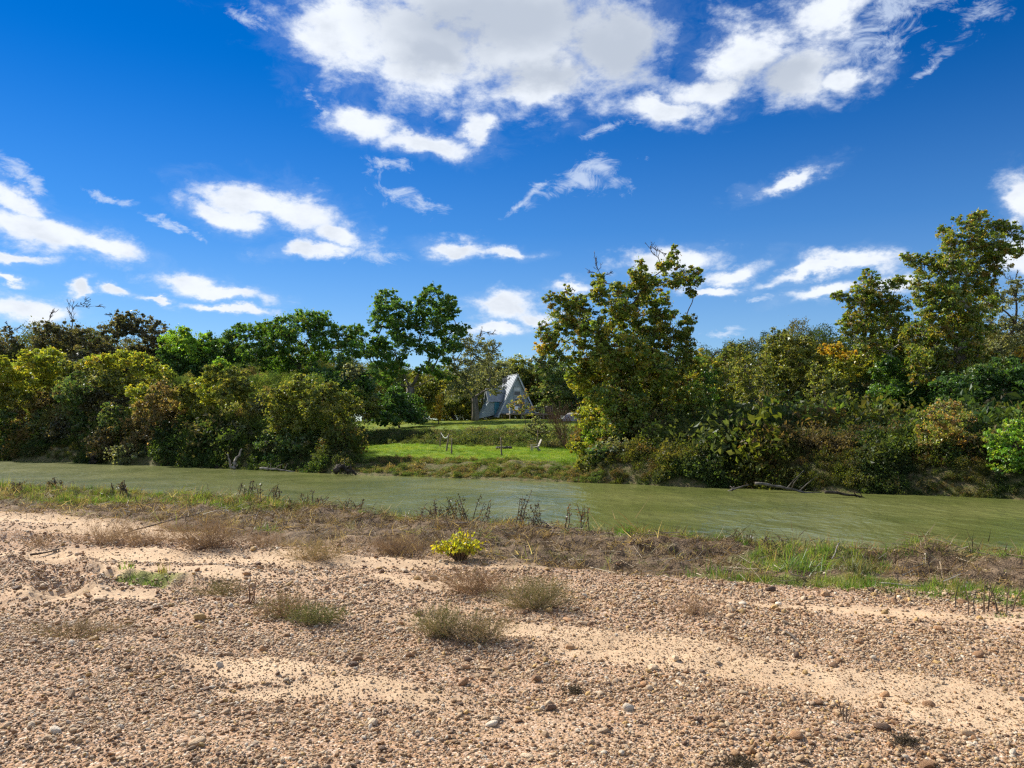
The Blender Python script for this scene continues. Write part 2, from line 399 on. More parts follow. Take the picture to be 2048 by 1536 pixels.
GREEN_PX = [(120,985,3,1.0,0),(330,1002,5.5,1.5,-.25),(560,998,2.6,1.0,-.3),(440,1010,3.5,.8,-.3),(655,1012,1.4,.7,-.3),(1610,1120,1.0,.7,-.4),(1560,1150,.7,.3,-.4),(1750,1165,2.2,.35,-.45),
 (1950,1180,1.6,.4,-.4),(1900,1105,2.6,.5,-.4),(1690,1085,1.2,.3,-.4),(2030,1120,.8,.5,0),(270,1165,.55,.25,0),(1330,1078,1.0,.3,-.4),(760,1012,1.5,.5,-.3)]
GREEN = [(*gxy(p[0], p[1]), p[2], p[3], p[4]) for p in GREEN_PX]

def build_ground():
    ts = np.concatenate([-np.geomspace(3.2, .84, 14)[:-1], np.linspace(-.82, .82, 560), np.geomspace(.84, 3.2, 14)[1:]])
    ys = np.concatenate([np.linspace(-2.5, 2.0, 6), np.geomspace(2.15, 20, 340), np.geomspace(20.2, 30, 40)[1:], np.geomspace(30.3, 75, 120), np.geomspace(76, 900, 60)])
    T, Y = np.meshgrid(ts, ys); Wd = Y + 4.0
    X = T * Wd
    X = np.where(Y > 3, T * (Y * 1.0 + 4 * np.exp(-(Y - 3) / 3)), T * (Y + 4) * (1 + 0 * Y)) if False else T * Wd * np.where(Y < 12, 1 - .22 * ss(Y, 3, 12) * 0, 1)
    Z = height(X, Y)
    V = np.stack([X.ravel(), Y.ravel(), Z.ravel()], 1)
    r, c = T.shape; I = np.arange(r * c).reshape(r, c)
    Q = np.stack([I[:-1, :-1].ravel(), I[:-1, 1:].ravel(), I[1:, 1:].ravel(), I[1:, :-1].ravel()], 1)
    x, y = X.ravel(), Y.ravel()
    s, deb = bar_zones(x, y); sf = (y - shore(x)) * .83
    far = (s < -2.6) & (sf > -8)
    col = np.zeros((len(x), 4), np.float32)
    col[:, 0] = sand_w(x, y); col[:, 1] = np.where(far, 0, np.maximum(deb, s < -.3))
    w = lawn_w(x, y)
    lush = w * ss(sf + (fbm(x * .7, y * .7, 61, 3) - .5) * 2.5, 4.0, 5.6) * (1 - ss(sf, 17.2, 18) * (1 - ss(sf, 21.5, 23)))
    lush = lush * np.where(sf > 20, .62 + .2 * fbm(x * .3, y * .3, 63, 2), 1)
    g = blobs2(x, y, GREEN) * .8
    col[:, 2] = np.where(far, 1, g * (s > -.5)); col[:, 3] = np.where(far, lush, .75)
    me = np_mesh('ground', V, Q, M_GROUND, col, smooth=True)
    props(mesh_obj('ground', me), kind='structure')
build_ground()

def build_water():
    m, b = newmat('river_water'); geo = b.n('ShaderNodeNewGeometry').outputs['Position']
    rot = b.n('ShaderNodeMapping'); rot.inputs['Rotation'].default_value = (0, 0, R(32)); rot.inputs['Scale'].default_value = (1.5, .75, 1); b.put(rot.inputs[0], geo)
    p = rot.outputs[0]
    h = b.math('ADD', b.math('MULTIPLY', b.noise(p, .6, 3, .5, .4), 2.0), b.math('MULTIPLY', b.noise(p, 2.4, 3, .55), .5))
    gust = b.sstep(b.noise(b.vmath('MULTIPLY', p, (.12, .4, 1)), 1.0, 4, .55), .30, .70, .65, 1.0)
    h = b.math('MULTIPLY', h, gust)
    c = b.mix(b.sstep(b.noise(geo, .18, 4, .6), .35, .65), (.095, .112, .028, 1), (.150, .160, .050, 1))
    pr = b.n('ShaderNodeBsdfPrincipled'); b.put(pr.inputs['Base Color'], c); pr.inputs['Roughness'].default_value = .22; pr.inputs['IOR'].default_value = 1.33
    pr.inputs['Specular IOR Level'].default_value = .5
    b.put(pr.inputs['Normal'], bump(b, h, .10, 1.0)); out(b, pr.outputs[0])
    X, Y = np.meshgrid(np.linspace(-170, 150, 90), np.linspace(-60, 160, 90)); Z = X * 0
    V = np.stack([X.ravel(), Y.ravel(), Z.ravel()], 1); I = np.arange(X.size).reshape(X.shape)
    Q = np.stack([I[:-1, :-1].ravel(), I[:-1, 1:].ravel(), I[1:, 1:].ravel(), I[1:, :-1].ravel()], 1)
    props(mesh_obj('river_water', np_mesh('river_water', V, Q, m)), kind='structure')
build_water()

# ------------------------------------------------------------------ foliage
def rand_dirs(n):
    v = RNG.normal(size=(n, 3)); return v / np.linalg.norm(v, axis=1, keepdims=True)
def leaf_quads(P, size, col, flat=.0, aspect=.6):
    """P (n,3) leaf centres, size (n,), col (n,3): one folded rhombus each"""
    n = len(P); a = rand_dirs(n); a[:, 2] *= (1 - flat); a /= np.linalg.norm(a, axis=1, keepdims=True)
    b_ = np.cross(a, rand_dirs(n)); b_ /= np.maximum(np.linalg.norm(b_, axis=1, keepdims=True), 1e-6)
    c = np.cross(a, b_); s = size[:, None]
    V = np.stack([P - a * s * .55, P + b_ * s * aspect * .5 + c * s * .12, P + a * s * .5, P - b_ * s * aspect * .5 + c * s * .12], 1).reshape(-1, 3)
    Q = np.arange(4 * n).reshape(n, 4)
    return V, Q, np.repeat(col, 4, axis=0)

def leaf_tris(P, size, col):
    n = len(P); a = rand_dirs(n); b_ = np.cross(a, rand_dirs(n)); b_ /= np.maximum(np.linalg.norm(b_, axis=1, keepdims=True), 1e-6); s = size[:, None]
    V = np.stack([P - a * s * .45 + b_ * s * .42, P + a * s * .62, P - a * s * .45 - b_ * s * .42], 1).reshape(-1, 3)
    return V, np.arange(3 * n).reshape(n, 3), np.repeat(col, 3, axis=0)

# palettes: list of (weight, rgb)
PAL = dict(
 green=[(5,(.07,.15,.022)),(3,(.10,.19,.028)),(1,(.17,.22,.035))],
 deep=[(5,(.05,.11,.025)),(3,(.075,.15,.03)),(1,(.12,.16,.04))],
 cotton=[(5,(.075,.16,.028)),(4,(.11,.20,.035)),(1,(.18,.23,.04))],
 olive=[(4,(.14,.17,.035)),(3,(.19,.21,.04)),(2,(.25,.23,.05)),(1,(.08,.12,.03))],
 syca=[(4,(.15,.21,.035)),(3,(.21,.25,.04)),(2,(.31,.26,.04)),(1,(.24,.16,.04)),(2,(.10,.16,.03))],
 yelgreen=[(4,(.25,.30,.04)),(3,(.35,.35,.04)),(1,(.42,.33,.04)),(2,(.15,.19,.035))],
 brown=[(4,(.22,.17,.08)),(3,(.29,.21,.10)),(3,(.14,.14,.055)),(1,(.34,.26,.12))],
 greyolive=[(4,(.16,.18,.09)),(3,(.20,.22,.11)),(2,(.12,.13,.06)),(1,(.26,.25,.11))],
 pecan=[(4,(.08,.09,.045)),(4,(.11,.10,.055)),(2,(.15,.13,.06))],
 gold=[(4,(.52,.33,.035)),(3,(.44,.36,.04)),(2,(.27,.26,.04))],
 rust=[(3,(.33,.20,.07)),(3,(.28,.25,.07)),(4,(.19,.23,.05))],
 vine=[(4,(.075,.13,.035)),(3,(.11,.16,.05)),(2,(.16,.18,.07)),(1,(.20,.16,.07))],
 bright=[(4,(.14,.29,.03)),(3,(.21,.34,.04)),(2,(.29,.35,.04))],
)
def pick(pal, n):
    p = PAL[pal]; w = np.array([a for a, _ in p], float); c = np.array([b_ for _, b_ in p])
    return c[RNG.choice(len(p), n, p=w / w.sum())]

def seg_path(a, b_, n, wob, sag=0):
    a = np.array(a, float); b_ = np.array(b_, float); L = np.linalg.norm(b_ - a); t = np.linspace(0, 1, n + 1)
    P = a + (b_ - a) * t[:, None]; off = np.zeros_like(P)
    for k in (1, 2): off += np.sin(t * math.pi * k)[:, None] * RNG.normal(size=3) * L * wob / k
    P = P + off; P[:, 2] += np.sin(t * math.pi) * L * sag
    return P

def build_tree(name, label, cat, px, D, blobs, pal='green', leaf=4.6, cover=3.2, trunk_r=.22, bark=None, fork=.35, base_px=None, sub=15,
               bare=(), group=None, fullness=1.0, pal2=None, depth=.8, lean=0, twig=True, subr=.36, z0=None):
    """blobs: px, py, rx, ry [, depth offset m [, palette]] in photograph pixels at distance D -> real crown masses"""
    bark = bark or M_BARK
    D0 = D; base = at(px, 800, D); base[2] = h1(base[0], base[1]) - .15
    root = thing(name, base, label, cat, group)
    B = []
    for bl in blobs:
        dz = bl[4] if len(bl) > 4 and bl[4] is not None else RNG.normal() * depth * (bl[2] + bl[3]) / 2 / F * D
        dz = float(np.clip(dz, -4, 5)); pl = bl[5] if len(bl) > 5 else pal
        c = at(bl[0], bl[1], D + dz); r = np.array((bl[2], (bl[2] + bl[3]) / 2, bl[3])) / F * (D + dz)
        B.append((c, r, pl, bl[2] * bl[3]))
        for _ in range(2):
            dv = rand_dirs(1)[0]; dv[1] *= .7; dv[2] = abs(dv[2]) if random.random() < .6 else dv[2]
            kk = random.uniform(.32, .58); B.append((c + dv * r * random.uniform(.85, 1.2), r * kk * (1, 1, random.uniform(.8, 1.5)), pl, bl[2] * bl[3] * kk * kk))
    leaf = leaf * .68
    cen = np.mean([c for c, *_ in B], axis=0); top = max(c[2] for c, *_ in B)
    fz = base[2] + (top - base[2]) * fork
    fp = np.array((base[0] + (cen[0] - base[0]) * .35 + lean, base[1] + (cen[1] - base[1]) * .3, fz))
    # limb tree (each mass hangs on the nearest one closer to the fork)
    nodes = [fp]; par = [-1]; order = sorted(range(len(B)), key=lambda i: np.linalg.norm(B[i][0] - fp)); idx = {}
    for i in order:
        c = B[i][0]
        cost = [np.linalg.norm(c - q) + .35 * np.linalg.norm(q - fp) + (2.5 if q[2] > c[2] + .3 else 0) for q in nodes]
        j = int(np.argmin(cost)); nodes.append(c); par.append(j); idx[i] = len(nodes) - 1
    for (bx, by) in bare:
        c = at(bx, by, D + RNG.normal() * .5)
        j = int(np.argmin([np.linalg.norm(c - q) for q in nodes])); nodes.append(c); par.append(j)
    cnt = [1] * len(nodes)
    for k in range(len(nodes) - 1, 0, -1): cnt[par[k]] += cnt[k]
    rr = lambda k: trunk_r * .62 * (cnt[k] / cnt[0]) ** .55
    tm = MB()
    P = seg_path(base, fp, 5, .03); tm.tube(P - base, np.linspace(trunk_r * 1.25, trunk_r * .9, 6), 9)
    nb0 = len(nodes) - len(bare)
    for k in range(1, len(nodes)):
        P = seg_path(nodes[par[k]], nodes[k], 5, .07); r0 = max(rr(k), .02); isb = k >= nb0
        tm.tube(P - base, np.linspace(r0, max(r0 * (.55 if not isb else .3), .012), 6), 5)
        if isb:
            for q in range(9):
                t = random.uniform(.3, 1); i = min(4, int(t * 5)); s0 = P[i] + (P[i + 1] - P[i]) * (t * 5 - i)
                L = np.linalg.norm(nodes[k] - nodes[par[k]]) * random.uniform(.18, .4)
                dirv = (P[-1] - P[0]); dirv = dirv / np.linalg.norm(dirv) + rand_dirs(1)[0] * .8 + np.array((0, 0, .25))
                e = s0 + dirv / np.linalg.norm(dirv) * L; pp = seg_path(s0, e, 3, .1); tk = max(1, D / 45); tm.tube(pp - base, [.022 * tk, .018 * tk, .014 * tk, .010 * tk], 3)
                e2 = pp[2] + (rand_dirs(1)[0] * .7 + dirv) * L * .3; tm.tube([pp[2] - base, e2 - base], [.013 * tk, .009 * tk], 3)
    LV = []; LC = []; LS = []
    px_m = D / F
    for i, (c, r, pl, area) in enumerate(B):
        r = r * 1.06; area = area * 1.15
        ns = max(8, int(sub * 2.2 * fullness * (area / 1500) ** .5))
        d = rand_dirs(ns); rad = RNG.uniform(.1, 1.0, ns) ** .5
        S = c + d * rad[:, None] * r
        if twig:
            for s_ in S[:12]: tm.tube([c - base, (c * .45 + s_ * .55) + RNG.normal(size=3) * .05 * r[0] - base, s_ - base], [max(.015, .08 * rr(idx[i])), .02, .01], 3)
        sc_ = pick(pl, ns) * RNG.uniform(.72, 1.3, (ns, 1)); n_l = int(area * math.pi / (leaf * leaf * .45) * cover / ns * fullness)
        rs = r.mean() * subr * .66 * RNG.uniform(.5, 1.5, ns)
        lp = np.repeat(S, n_l, axis=0); q = rand_dirs(len(lp)) * (RNG.random(len(lp)) ** .45)[:, None]
        lp = lp + q * np.repeat(rs, n_l)[:, None] * np.array((1.15, 1.15, .7))
        nx = int(n_l * ns * .14); lp = np.concatenate([lp, c + rand_dirs(nx) * (RNG.random(nx) ** .42 * 1.08)[:, None] * r])
        lc = np.concatenate([np.repeat(sc_, n_l, axis=0), pick(pl, nx)]); sw = RNG.random(len(lp)) < .3; lc[sw] = pick(pl, int(sw.sum()))
        lc = lc * 1.22 * RNG.uniform(.75, 1.3, (len(lp), 1)) * RNG.uniform(.92, 1.08, (len(lp), 3))
        LV.append(lp); LC.append(lc); LS.append(RNG.lognormal(0, .28, len(lp)) * leaf * px_m * 1.15)
    lp = np.concatenate(LV); lc = np.concatenate(LC); ls = np.concatenate(LS)
    keep = lp[:, 2] > .05; lp, lc, ls = lp[keep], lc[keep], ls[keep]
    V, Q, C = leaf_tris(lp - base, ls, lc)
    tm.build('trunk', bark, root, smooth=True)
    mesh_obj('crown', np_mesh('crown', V, Q, M_LEAF, C, nv=3), root)
    return root

T = build_tree
G_BACK = 'trees standing behind the river bank'
G_BANK = 'bushy trees along the water edge'
# far left, thin dark pecans
T('pecan_tree', 'thin dark half bare pecan tree cut off at the photo edge behind yellow bushes', 'tree', -10, 96,
  [(10,690,36,30),(-25,700,40,40),(20,735,45,32),(50,700,30,25),(-10,760,50,35),(60,755,45,35)], 'pecan', 4.2, 1.6, .28, fork=.4, bare=[(12,645),(40,655)], subr=.26)
T('pecan_tree', 'dark tree whose bare crooked branches reach above the cloud left of centre', 'tree', 145, 92,
  [(100,672,38,28),(140,665,32,26),(175,690,36,28),(120,710,42,30),(165,725,45,30),(85,735,40,32),(200,715,32,26),(135,760,50,32),(205,750,40,30)],
  'pecan', 4.2, 1.7, .36, fork=.42, bare=[(150,612),(198,612),(105,622),(172,600)], subr=.26)
T('pecan_tree', 'thin dark tree with rounded lacy top beside the bare crooked branches', 'tree', 262, 95,
  [(222,665,32,26),(250,650,30,24),(285,662,32,26),(318,668,26,24),(240,700,42,30),(300,705,42,28),(335,690,22,22),(265,740,52,32),(220,740,40,30)],
  'pecan', 4.2, 1.9, .3, fork=.4, bare=[(232,632),(210,630)], subr=.26)
T('elm_tree', 'low dense tree with a yellow green top behind the brown bushes', 'tree', 370, 82,
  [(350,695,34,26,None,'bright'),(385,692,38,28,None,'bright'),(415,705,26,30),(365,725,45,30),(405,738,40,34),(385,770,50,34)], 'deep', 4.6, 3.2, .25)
T('elm_tree', 'dark green tree squeezed between the low yellow topped tree and the broad oak', 'tree', 455, 86,
  [(440,700,26,28),(465,690,24,28),(450,730,42,34),(480,745,36,34),(455,775,50,36)], 'deep', 4.6, 3.0, .25)
T('oak_tree', 'broad spreading dark green tree with many visible limbs left of the tall cottonwood', 'tree', 592, 84,
  [(500,668,32,24),(535,662,30,24),(580,650,34,26),(615,642,34,24),(650,662,32,24),(690,672,30,22),(560,690,40,30),(610,690,44,30),(660,700,38,24),
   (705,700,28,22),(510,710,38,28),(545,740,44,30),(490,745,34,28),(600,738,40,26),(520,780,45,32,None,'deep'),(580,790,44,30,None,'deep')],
  'green', 4.6, 2.4, .42, fork=.38, subr=.30)
T('elm_tree', 'dull dark bushy tree in the low gap between broad oak and tall cottonwood', 'tree', 680, 76,
  [(650,765,40,30),(690,760,36,30),(720,790,34,34),(670,800,45,34),(705,745,24,16,None,'greyolive'),(735,810,26,30,None,'olive')], 'deep', 4.4, 2.8, .2)
T('cottonwood_tree', 'tall green cottonwood with twin rounded tops and forked trunk against blue sky', 'tree', 820, 98,
  [(772,600,26,20),(800,618,22,20),(760,628,26,22),(790,645,30,22),(752,655,14,12),(868,590,26,20),(892,604,22,18),(850,615,26,20),(878,628,28,20),(905,625,15,14),
   (835,640,22,18),(870,655,30,20),(815,672,32,24),(845,690,30,20),(790,700,34,24),(760,690,26,18),(722,675,22,18),(730,700,20,14),(770,730,30,20),(745,712,20,12),
   (900,668,26,20),(922,660,14,14),(905,692,22,18),(880,712,26,18),(800,735,24,16),(862,738,24,16),(775,760,26,16),(892,745,26,18)],
  'cotton', 4.8, 2.6, .55, M_BARK_GREY, fork=.27, subr=.34, depth=.7)
T('willow_tree', 'grey green half bare tree leaning over the roof of the cabin', 'tree', 950, 99,
  [(925,700,26,22),(955,690,26,22),(985,705,22,24),(940,735,32,22),(975,745,26,22),(910,745,24,22),(930,775,30,22),(985,775,20,16),(905,785,24,22)],
  'greyolive', 3.6, .85, .42, M_BARK_GREY, fork=.3, bare=[(965,662),(992,668),(940,678),(1000,690),(1012,762),(905,712),(1018,758)], subr=.42)
T('evergreen_shrub', 'very dark rounded shrub below the trunk of the tall cottonwood', 'shrub', 800, 84,
  [(790,800,32,24),(820,812,32,24),(800,828,44,14),(765,815,30,22),(780,838,34,12),(830,836,30,12)], 'deep', 4.2, 3.4, .12, fork=.12)
T('sapling_tree', 'narrow golden young tree between dark shrub and leaning grey tree', 'tree', 877, 92,
  [(876,808,10,18),(880,826,12,14),(868,832,10,10)], 'gold', 3.6, 2.6, .06)
T('elm_tree', 'shaded bushy tree filling the space behind the golden young tree', 'tree', 910, 108,
  [(880,775,34,30),(915,790,34,30),(850,800,36,30),(900,820,44,20),(945,810,34,28),(835,770,25,25)], 'olive', 4.2, 2.4, .2)
T('elm_tree', 'green tree rising directly behind the peak of the cabin', 'tree', 1040, 122,
  [(1010,738,28,24),(1045,735,28,24),(1030,765,36,26),(1070,760,34,28),(1050,795,44,28),(1000,775,30,30),(990,805,30,28)], 'olive', 4.2, 2.4, .22, pal2=None)
T('elm_tree', 'loose light green tree between the cabin and the big sycamore', 'tree', 1105, 112,
  [(1095,735,28,24),(1125,745,30,28),(1100,775,36,28),(1135,790,34,32),(1110,815,42,20),(1155,770,26,34),(1165,815,30,24)], 'vine', 4.2, 2.2, .2)
T('hackberry_tree', 'thin tree behind the cabin whose crown dapples the cabin roof with shade', 'tree', 962, 112,
  [(955,735,26,22),(985,728,26,22),(1010,745,22,20),(940,755,28,22),(975,760,30,22),(1000,775,24,18),(960,785,30,20)], 'greyolive', 4.0, 1.3, .22, fork=.4, subr=.32)
# the big sycamore in the middle
T('sycamore_tree', 'huge leaning sycamore with left side coloured as if sunlit and bare twigs at its top', 'tree', 1235, 46,
  [(1345,515,18,16),(1330,535,22,18),(1372,545,22,16),(1392,562,14,12),(1355,565,28,18),(1385,585,14,10),(1275,545,20,22),(1300,560,24,22),(1280,585,30,26),(1310,600,30,26),
   (1197,560,14,18),(1205,590,24,24),(1240,585,24,24),(1235,620,32,28),(1275,630,34,28),(1325,640,34,28),
   (1115,605,22,18),(1145,600,24,18),(1165,625,26,22),(1120,635,30,22,None,'syca'),(1100,665,26,20,None,'syca'),(1150,660,32,24),(1085,695,20,14,None,'gold'),(1110,700,26,14,None,'syca'),
   (1185,655,32,26),(1220,665,34,30),(1262,675,38,32),(1300,685,36,30),(1345,675,30,28),(1375,650,18,22),(1378,690,16,20),(1350,720,30,26),(1385,722,16,16),
   (1150,690,30,16),(1190,700,34,26),(1230,720,38,32),(1275,735,40,34),(1320,750,38,32),(1200,750,36,32),(1240,780,40,34),(1290,795,42,34),(1335,800,34,34),
   (1190,800,32,34,None,'yelgreen'),(1180,840,26,24,None,'yelgreen'),(1225,835,38,32),(1275,850,40,32),(1325,855,36,30),(1195,872,30,20,None,'bright'),(1245,880,36,24),(1215,800,34,30,-2),(1260,820,40,32,-2.5),(1225,860,38,28,-2.5),(1290,850,40,30,-2.5),(1375,765,30,30),(1385,810,28,30),(1370,860,34,28),(1165,770,24,26,None,'yelgreen'),(1330,880,36,24,-2),(1150,745,26,18),(1170,730,28,22),(1260,900,40,18,-2),(1215,720,34,28,-2),(1260,700,34,30,-2),(1310,730,36,30,-2),(1300,890,40,24),(1130,722,22,10)],  # left masses take yellower palettes, putting the sun on that side into leaf colour
  'syca', 5.0, 2.7, .42, M_BARK, fork=.3, bare=[(1192,518),(1222,545),(1175,545),(1300,492),(1318,500),(1330,510),(1148,578)], subr=.34, sub=14, depth=1.0)
# right side
G_R = 'olive trees of the right bank'
T('pecan_tree', 'small brownish tree just right of the big sycamore', 'tree', 1410, 60,
  [(1400,725,28,24),(1430,745,26,28),(1395,765,32,30),(1425,790,34,32),(1400,820,34,28),(1440,825,30,26)], 'syca', 4.2, 2.0, .16, bare=[(1440,700)], subr=.28)
T('hackberry_tree', 'slender loose crowned tree with thin trunk in the low gap right of the sycamore', 'tree', 1470, 62,
  [(1450,715,20,18),(1475,705,20,18),(1500,735,26,26),(1460,750,32,26),(1490,775,32,28),(1465,805,34,26),(1505,810,30,28)], 'olive', 4.2, 1.9, .14, subr=.28)
T('pecan_tree', 'round topped olive green tree standing between the low gap and the yellow treetop', 'tree', 1575, 58,
  [(1545,690,26,22),(1580,682,26,20),(1615,700,28,24),(1555,720,36,28),(1600,730,38,28),(1640,730,26,26),(1540,755,34,30),(1585,770,40,32),(1630,770,36,32),(1560,810,42,32),(1615,815,42,32)],
  'olive', 4.4, 2.5, .22, subr=.30)
T('sumac_tree', 'tree with a golden yellow top in front of the tall right trees', 'tree', 1690, 54,
  [(1665,700,26,14,None,'gold'),(1690,715,24,14,None,'gold'),(1720,735,30,26,None,'yelgreen'),(1680,745,28,24,None,'yelgreen'),(1745,760,32,28),(1700,780,38,30),(1740,800,34,30),(1680,820,38,30)],
  'vine', 4.4, 2.3, .18, subr=.32)
T('sycamore_tree', 'shorter sycamore with open leaning crown left of the tallest tree', 'tree', 1800, 52,
  [(1742,560,20,16),(1725,578,24,18),(1790,572,22,18),(1760,600,32,24),(1700,600,24,18),(1680,592,14,10),(1720,625,32,22),(1780,630,30,24),(1700,650,26,18),(1745,660,30,20),
   (1800,660,22,22),(1745,595,30,22),(1770,650,30,24),(1725,650,28,22),(1745,690,30,22),(1780,720,34,26),(1800,610,20,22),(1690,672,16,10),(1770,695,28,20),(1730,690,24,16),(1810,700,24,26)], 'syca', 4.8, 2.0, .26, M_BARK_PALE, fork=.5, subr=.34)
T('sycamore_tree', 'tallest sycamore with pale trunk reaching the top right sky', 'tree', 1925, 48,
  [(1885,462,14,14),(1900,480,24,22),(1935,450,22,18),(1960,440,24,18),(1990,455,26,20),(2020,460,22,18),(2040,480,18,16),(1945,480,30,24),(1985,490,32,24),(2020,505,24,18),
   (1825,520,20,16),(1850,530,28,22),(1880,545,28,22),(1915,530,32,26),(1955,530,30,24),(1995,535,26,22),(1840,560,24,20),(1880,585,34,26),(1925,580,32,26),(1965,570,26,22),
   (1860,620,34,26),(1905,635,36,28),(1945,625,28,26),(1900,510,34,26),(1935,555,36,28),(1965,500,32,26),(1850,590,30,24),(1900,600,36,28),(1925,650,34,28),(1860,650,34,26),(1830,670,28,26),(1960,660,26,28),(1975,610,24,28),(1835,715,28,26),(1950,720,30,28),(1880,665,38,28),(1930,680,34,28),(1860,700,36,28),(1905,725,40,28),(1855,745,38,28)],
  'syca', 4.8, 2.0, .42, M_BARK_PALE, fork=.42, subr=.34)
T('hackberry_tree', 'half bare grey green tree right of the tallest sycamore', 'tree', 2010, 50,
  [(1990,600,28,26),(2030,590,28,28),(1985,645,32,26),(2030,650,32,28),(2000,690,36,28),(2050,700,30,28),(1970,720,32,24)], 'greyolive', 3.8, 1.3, .3,
  bare=[(2010,548),(2035,545),(1985,562),(2045,560)], subr=.32)
T('elm_tree', 'dark bushy tree filling the space below the tallest sycamore', 'tree', 1985, 45,
  [(1960,760,42,30),(2010,750,40,32),(2050,770,34,36),(1930,800,42,32),(1985,810,44,34),(2040,830,38,34),(1900,780,36,28),(2045,715,14,22,None,'gold')], 'deep', 4.8, 2.8, .25)
T('elm_tree', 'dark green bushy tree between golden topped tree and tallest sycamore', 'tree', 1800, 50,
  [(1790,740,36,28),(1830,770,36,30),(1780,790,40,30),(1830,815,40,30),(1770,830,38,28),(1870,800,34,30)], 'green', 4.6, 2.6, .22)
T('hackberry_tree', 'airy upright tree with thin pale trunk just left of the round topped olive tree', 'tree', 1515, 52,
  [(1490,740,22,22),(1520,730,22,24),(1500,775,26,26),(1530,770,22,28),(1515,810,28,24),(1485,800,20,22)], 'olive', 4.0, 1.6, .11, M_BARK_GREY, fork=.45, subr=.26)
T('hackberry_tree', 'airy tree with several thin trunks below the golden treetop', 'tree', 1655, 48,
  [(1640,755,24,24),(1665,775,26,24),(1630,790,24,26),(1660,815,28,26),(1690,800,24,26),(1635,830,26,20)], 'olive', 4.0, 1.7, .10, M_BARK_GREY, fork=.45, subr=.26)
T('pecan_tree', 'slim dark tree close to the right flank of the big sycamore', 'tree', 1395, 52,
  [(1390,735,22,24),(1410,755,24,26),(1385,780,26,26),(1415,800,26,26),(1395,825,30,20)], 'green', 4.2, 2.0, .12, fork=.4, subr=.28)
# right understorey, nearer the water
T('cypress_sapling', 'narrow yellow green sapling standing on the dark right bank', 'tree', 1742, 39,
  [(1745,840,10,16),(1742,862,18,16),(1738,885,28,18),(1730,905,30,14)], 'yelgreen', 4.6, 2.2, .06, fork=.3)
T('shrub', 'russet bush on the dark right bank', 'shrub', 1890, 34,
  [(1890,815,26,20),(1870,840,34,26),(1915,845,36,28),(1885,870,44,28),(1850,880,26,22,None,'yelgreen'),(1925,885,36,26),(1890,905,44,20)], 'rust', 4.8, 1.7, .07, fork=.15, subr=.3)
T('shrub', 'bright green bush at the right photo edge', 'shrub', 2035, 31,
  [(2020,870,22,20),(2045,855,24,24),(2035,895,34,28),(1990,885,20,24),(2010,920,34,24),(2050,925,26,24)], 'bright', 5, 1.7, .07, fork=.15, subr=.3)
T('shrub', 'green bush with pale sprays between sapling and russet bush', 'shrub', 1810, 37,
  [(1800,870,26,24),(1785,895,32,22),(1825,900,30,22),(1770,915,30,18)], 'vine', 4.6, 2.2, .07, fork=.15)
T('shrub', 'wide dark green bush under the golden topped tree', 'shrub', 1650, 42,
  [(1600,850,40,24),(1650,860,44,26),(1690,880,34,24),(1620,890,46,24),(1670,905,40,20)], 'vine', 4.6, 2.6, .08, fork=.15)
T('shrub', 'wide shaded bush just right of the big sycamore base', 'shrub', 1450, 46,
  [(1400,870,40,24),(1450,862,40,22),(1500,870,42,24),(1545,865,36,24),(1430,895,44,22),(1500,900,46,22),(1560,895,38,22)], 'vine', 4.6, 2.6, .08, fork=.15)
T('shrub', 'vine covered mound of leaves spilling to the water under the big sycamore', 'shrub', 1240, 41.5,
  [(1200,905,28,20),(1240,900,34,22,None,'greyolive'),(1285,905,38,24),(1330,905,40,26),(1180,930,26,18,None,'olive'),(1225,935,36,22),(1280,940,40,22),(1340,945,40,22),(1385,930,34,26)], 'vine', 4.8, 2.8, .08, fork=.12, depth=.4)
T('shrub', 'yellow green low bush at the right end of the lawn', 'shrub', 1160, 46,
  [(1150,893,16,12),(1172,900,20,14),(1165,915,14,8)], 'yelgreen', 4.2, 2.0, .05, fork=.15)
# left bank, bushy
T('elm_tree', 'rounded bushy tree with bright yellow green top cut by the photo edge', 'tree', 50, 75,
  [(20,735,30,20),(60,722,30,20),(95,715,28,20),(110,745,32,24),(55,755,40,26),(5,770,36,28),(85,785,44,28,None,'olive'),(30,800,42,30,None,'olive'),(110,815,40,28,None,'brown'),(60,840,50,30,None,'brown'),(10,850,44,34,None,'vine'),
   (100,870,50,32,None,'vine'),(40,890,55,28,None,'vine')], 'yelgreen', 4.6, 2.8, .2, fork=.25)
T('elm_tree', 'bushy tree with mixed green and yellow top below the lacy dark tree', 'tree', 215, 71,
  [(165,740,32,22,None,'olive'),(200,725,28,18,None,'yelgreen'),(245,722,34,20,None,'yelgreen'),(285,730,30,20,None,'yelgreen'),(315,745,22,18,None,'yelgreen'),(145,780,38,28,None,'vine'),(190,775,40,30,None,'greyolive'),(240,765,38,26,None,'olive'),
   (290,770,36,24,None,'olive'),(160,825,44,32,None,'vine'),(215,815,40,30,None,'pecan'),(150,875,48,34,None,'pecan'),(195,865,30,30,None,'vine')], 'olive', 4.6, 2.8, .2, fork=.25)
T('shrub', 'sprawling brown bush whose dry sprays hang over the water', 'shrub', 250, 65,
  [(235,840,34,24,None,'vine'),(210,870,30,20),(185,885,20,12),(245,880,40,26),(290,860,38,28),(200,905,26,14),(255,910,44,20,None,'greyolive'),(310,895,40,26),(330,850,30,28)], 'brown', 4.4, 2.4, .1, fork=.15, subr=.3)
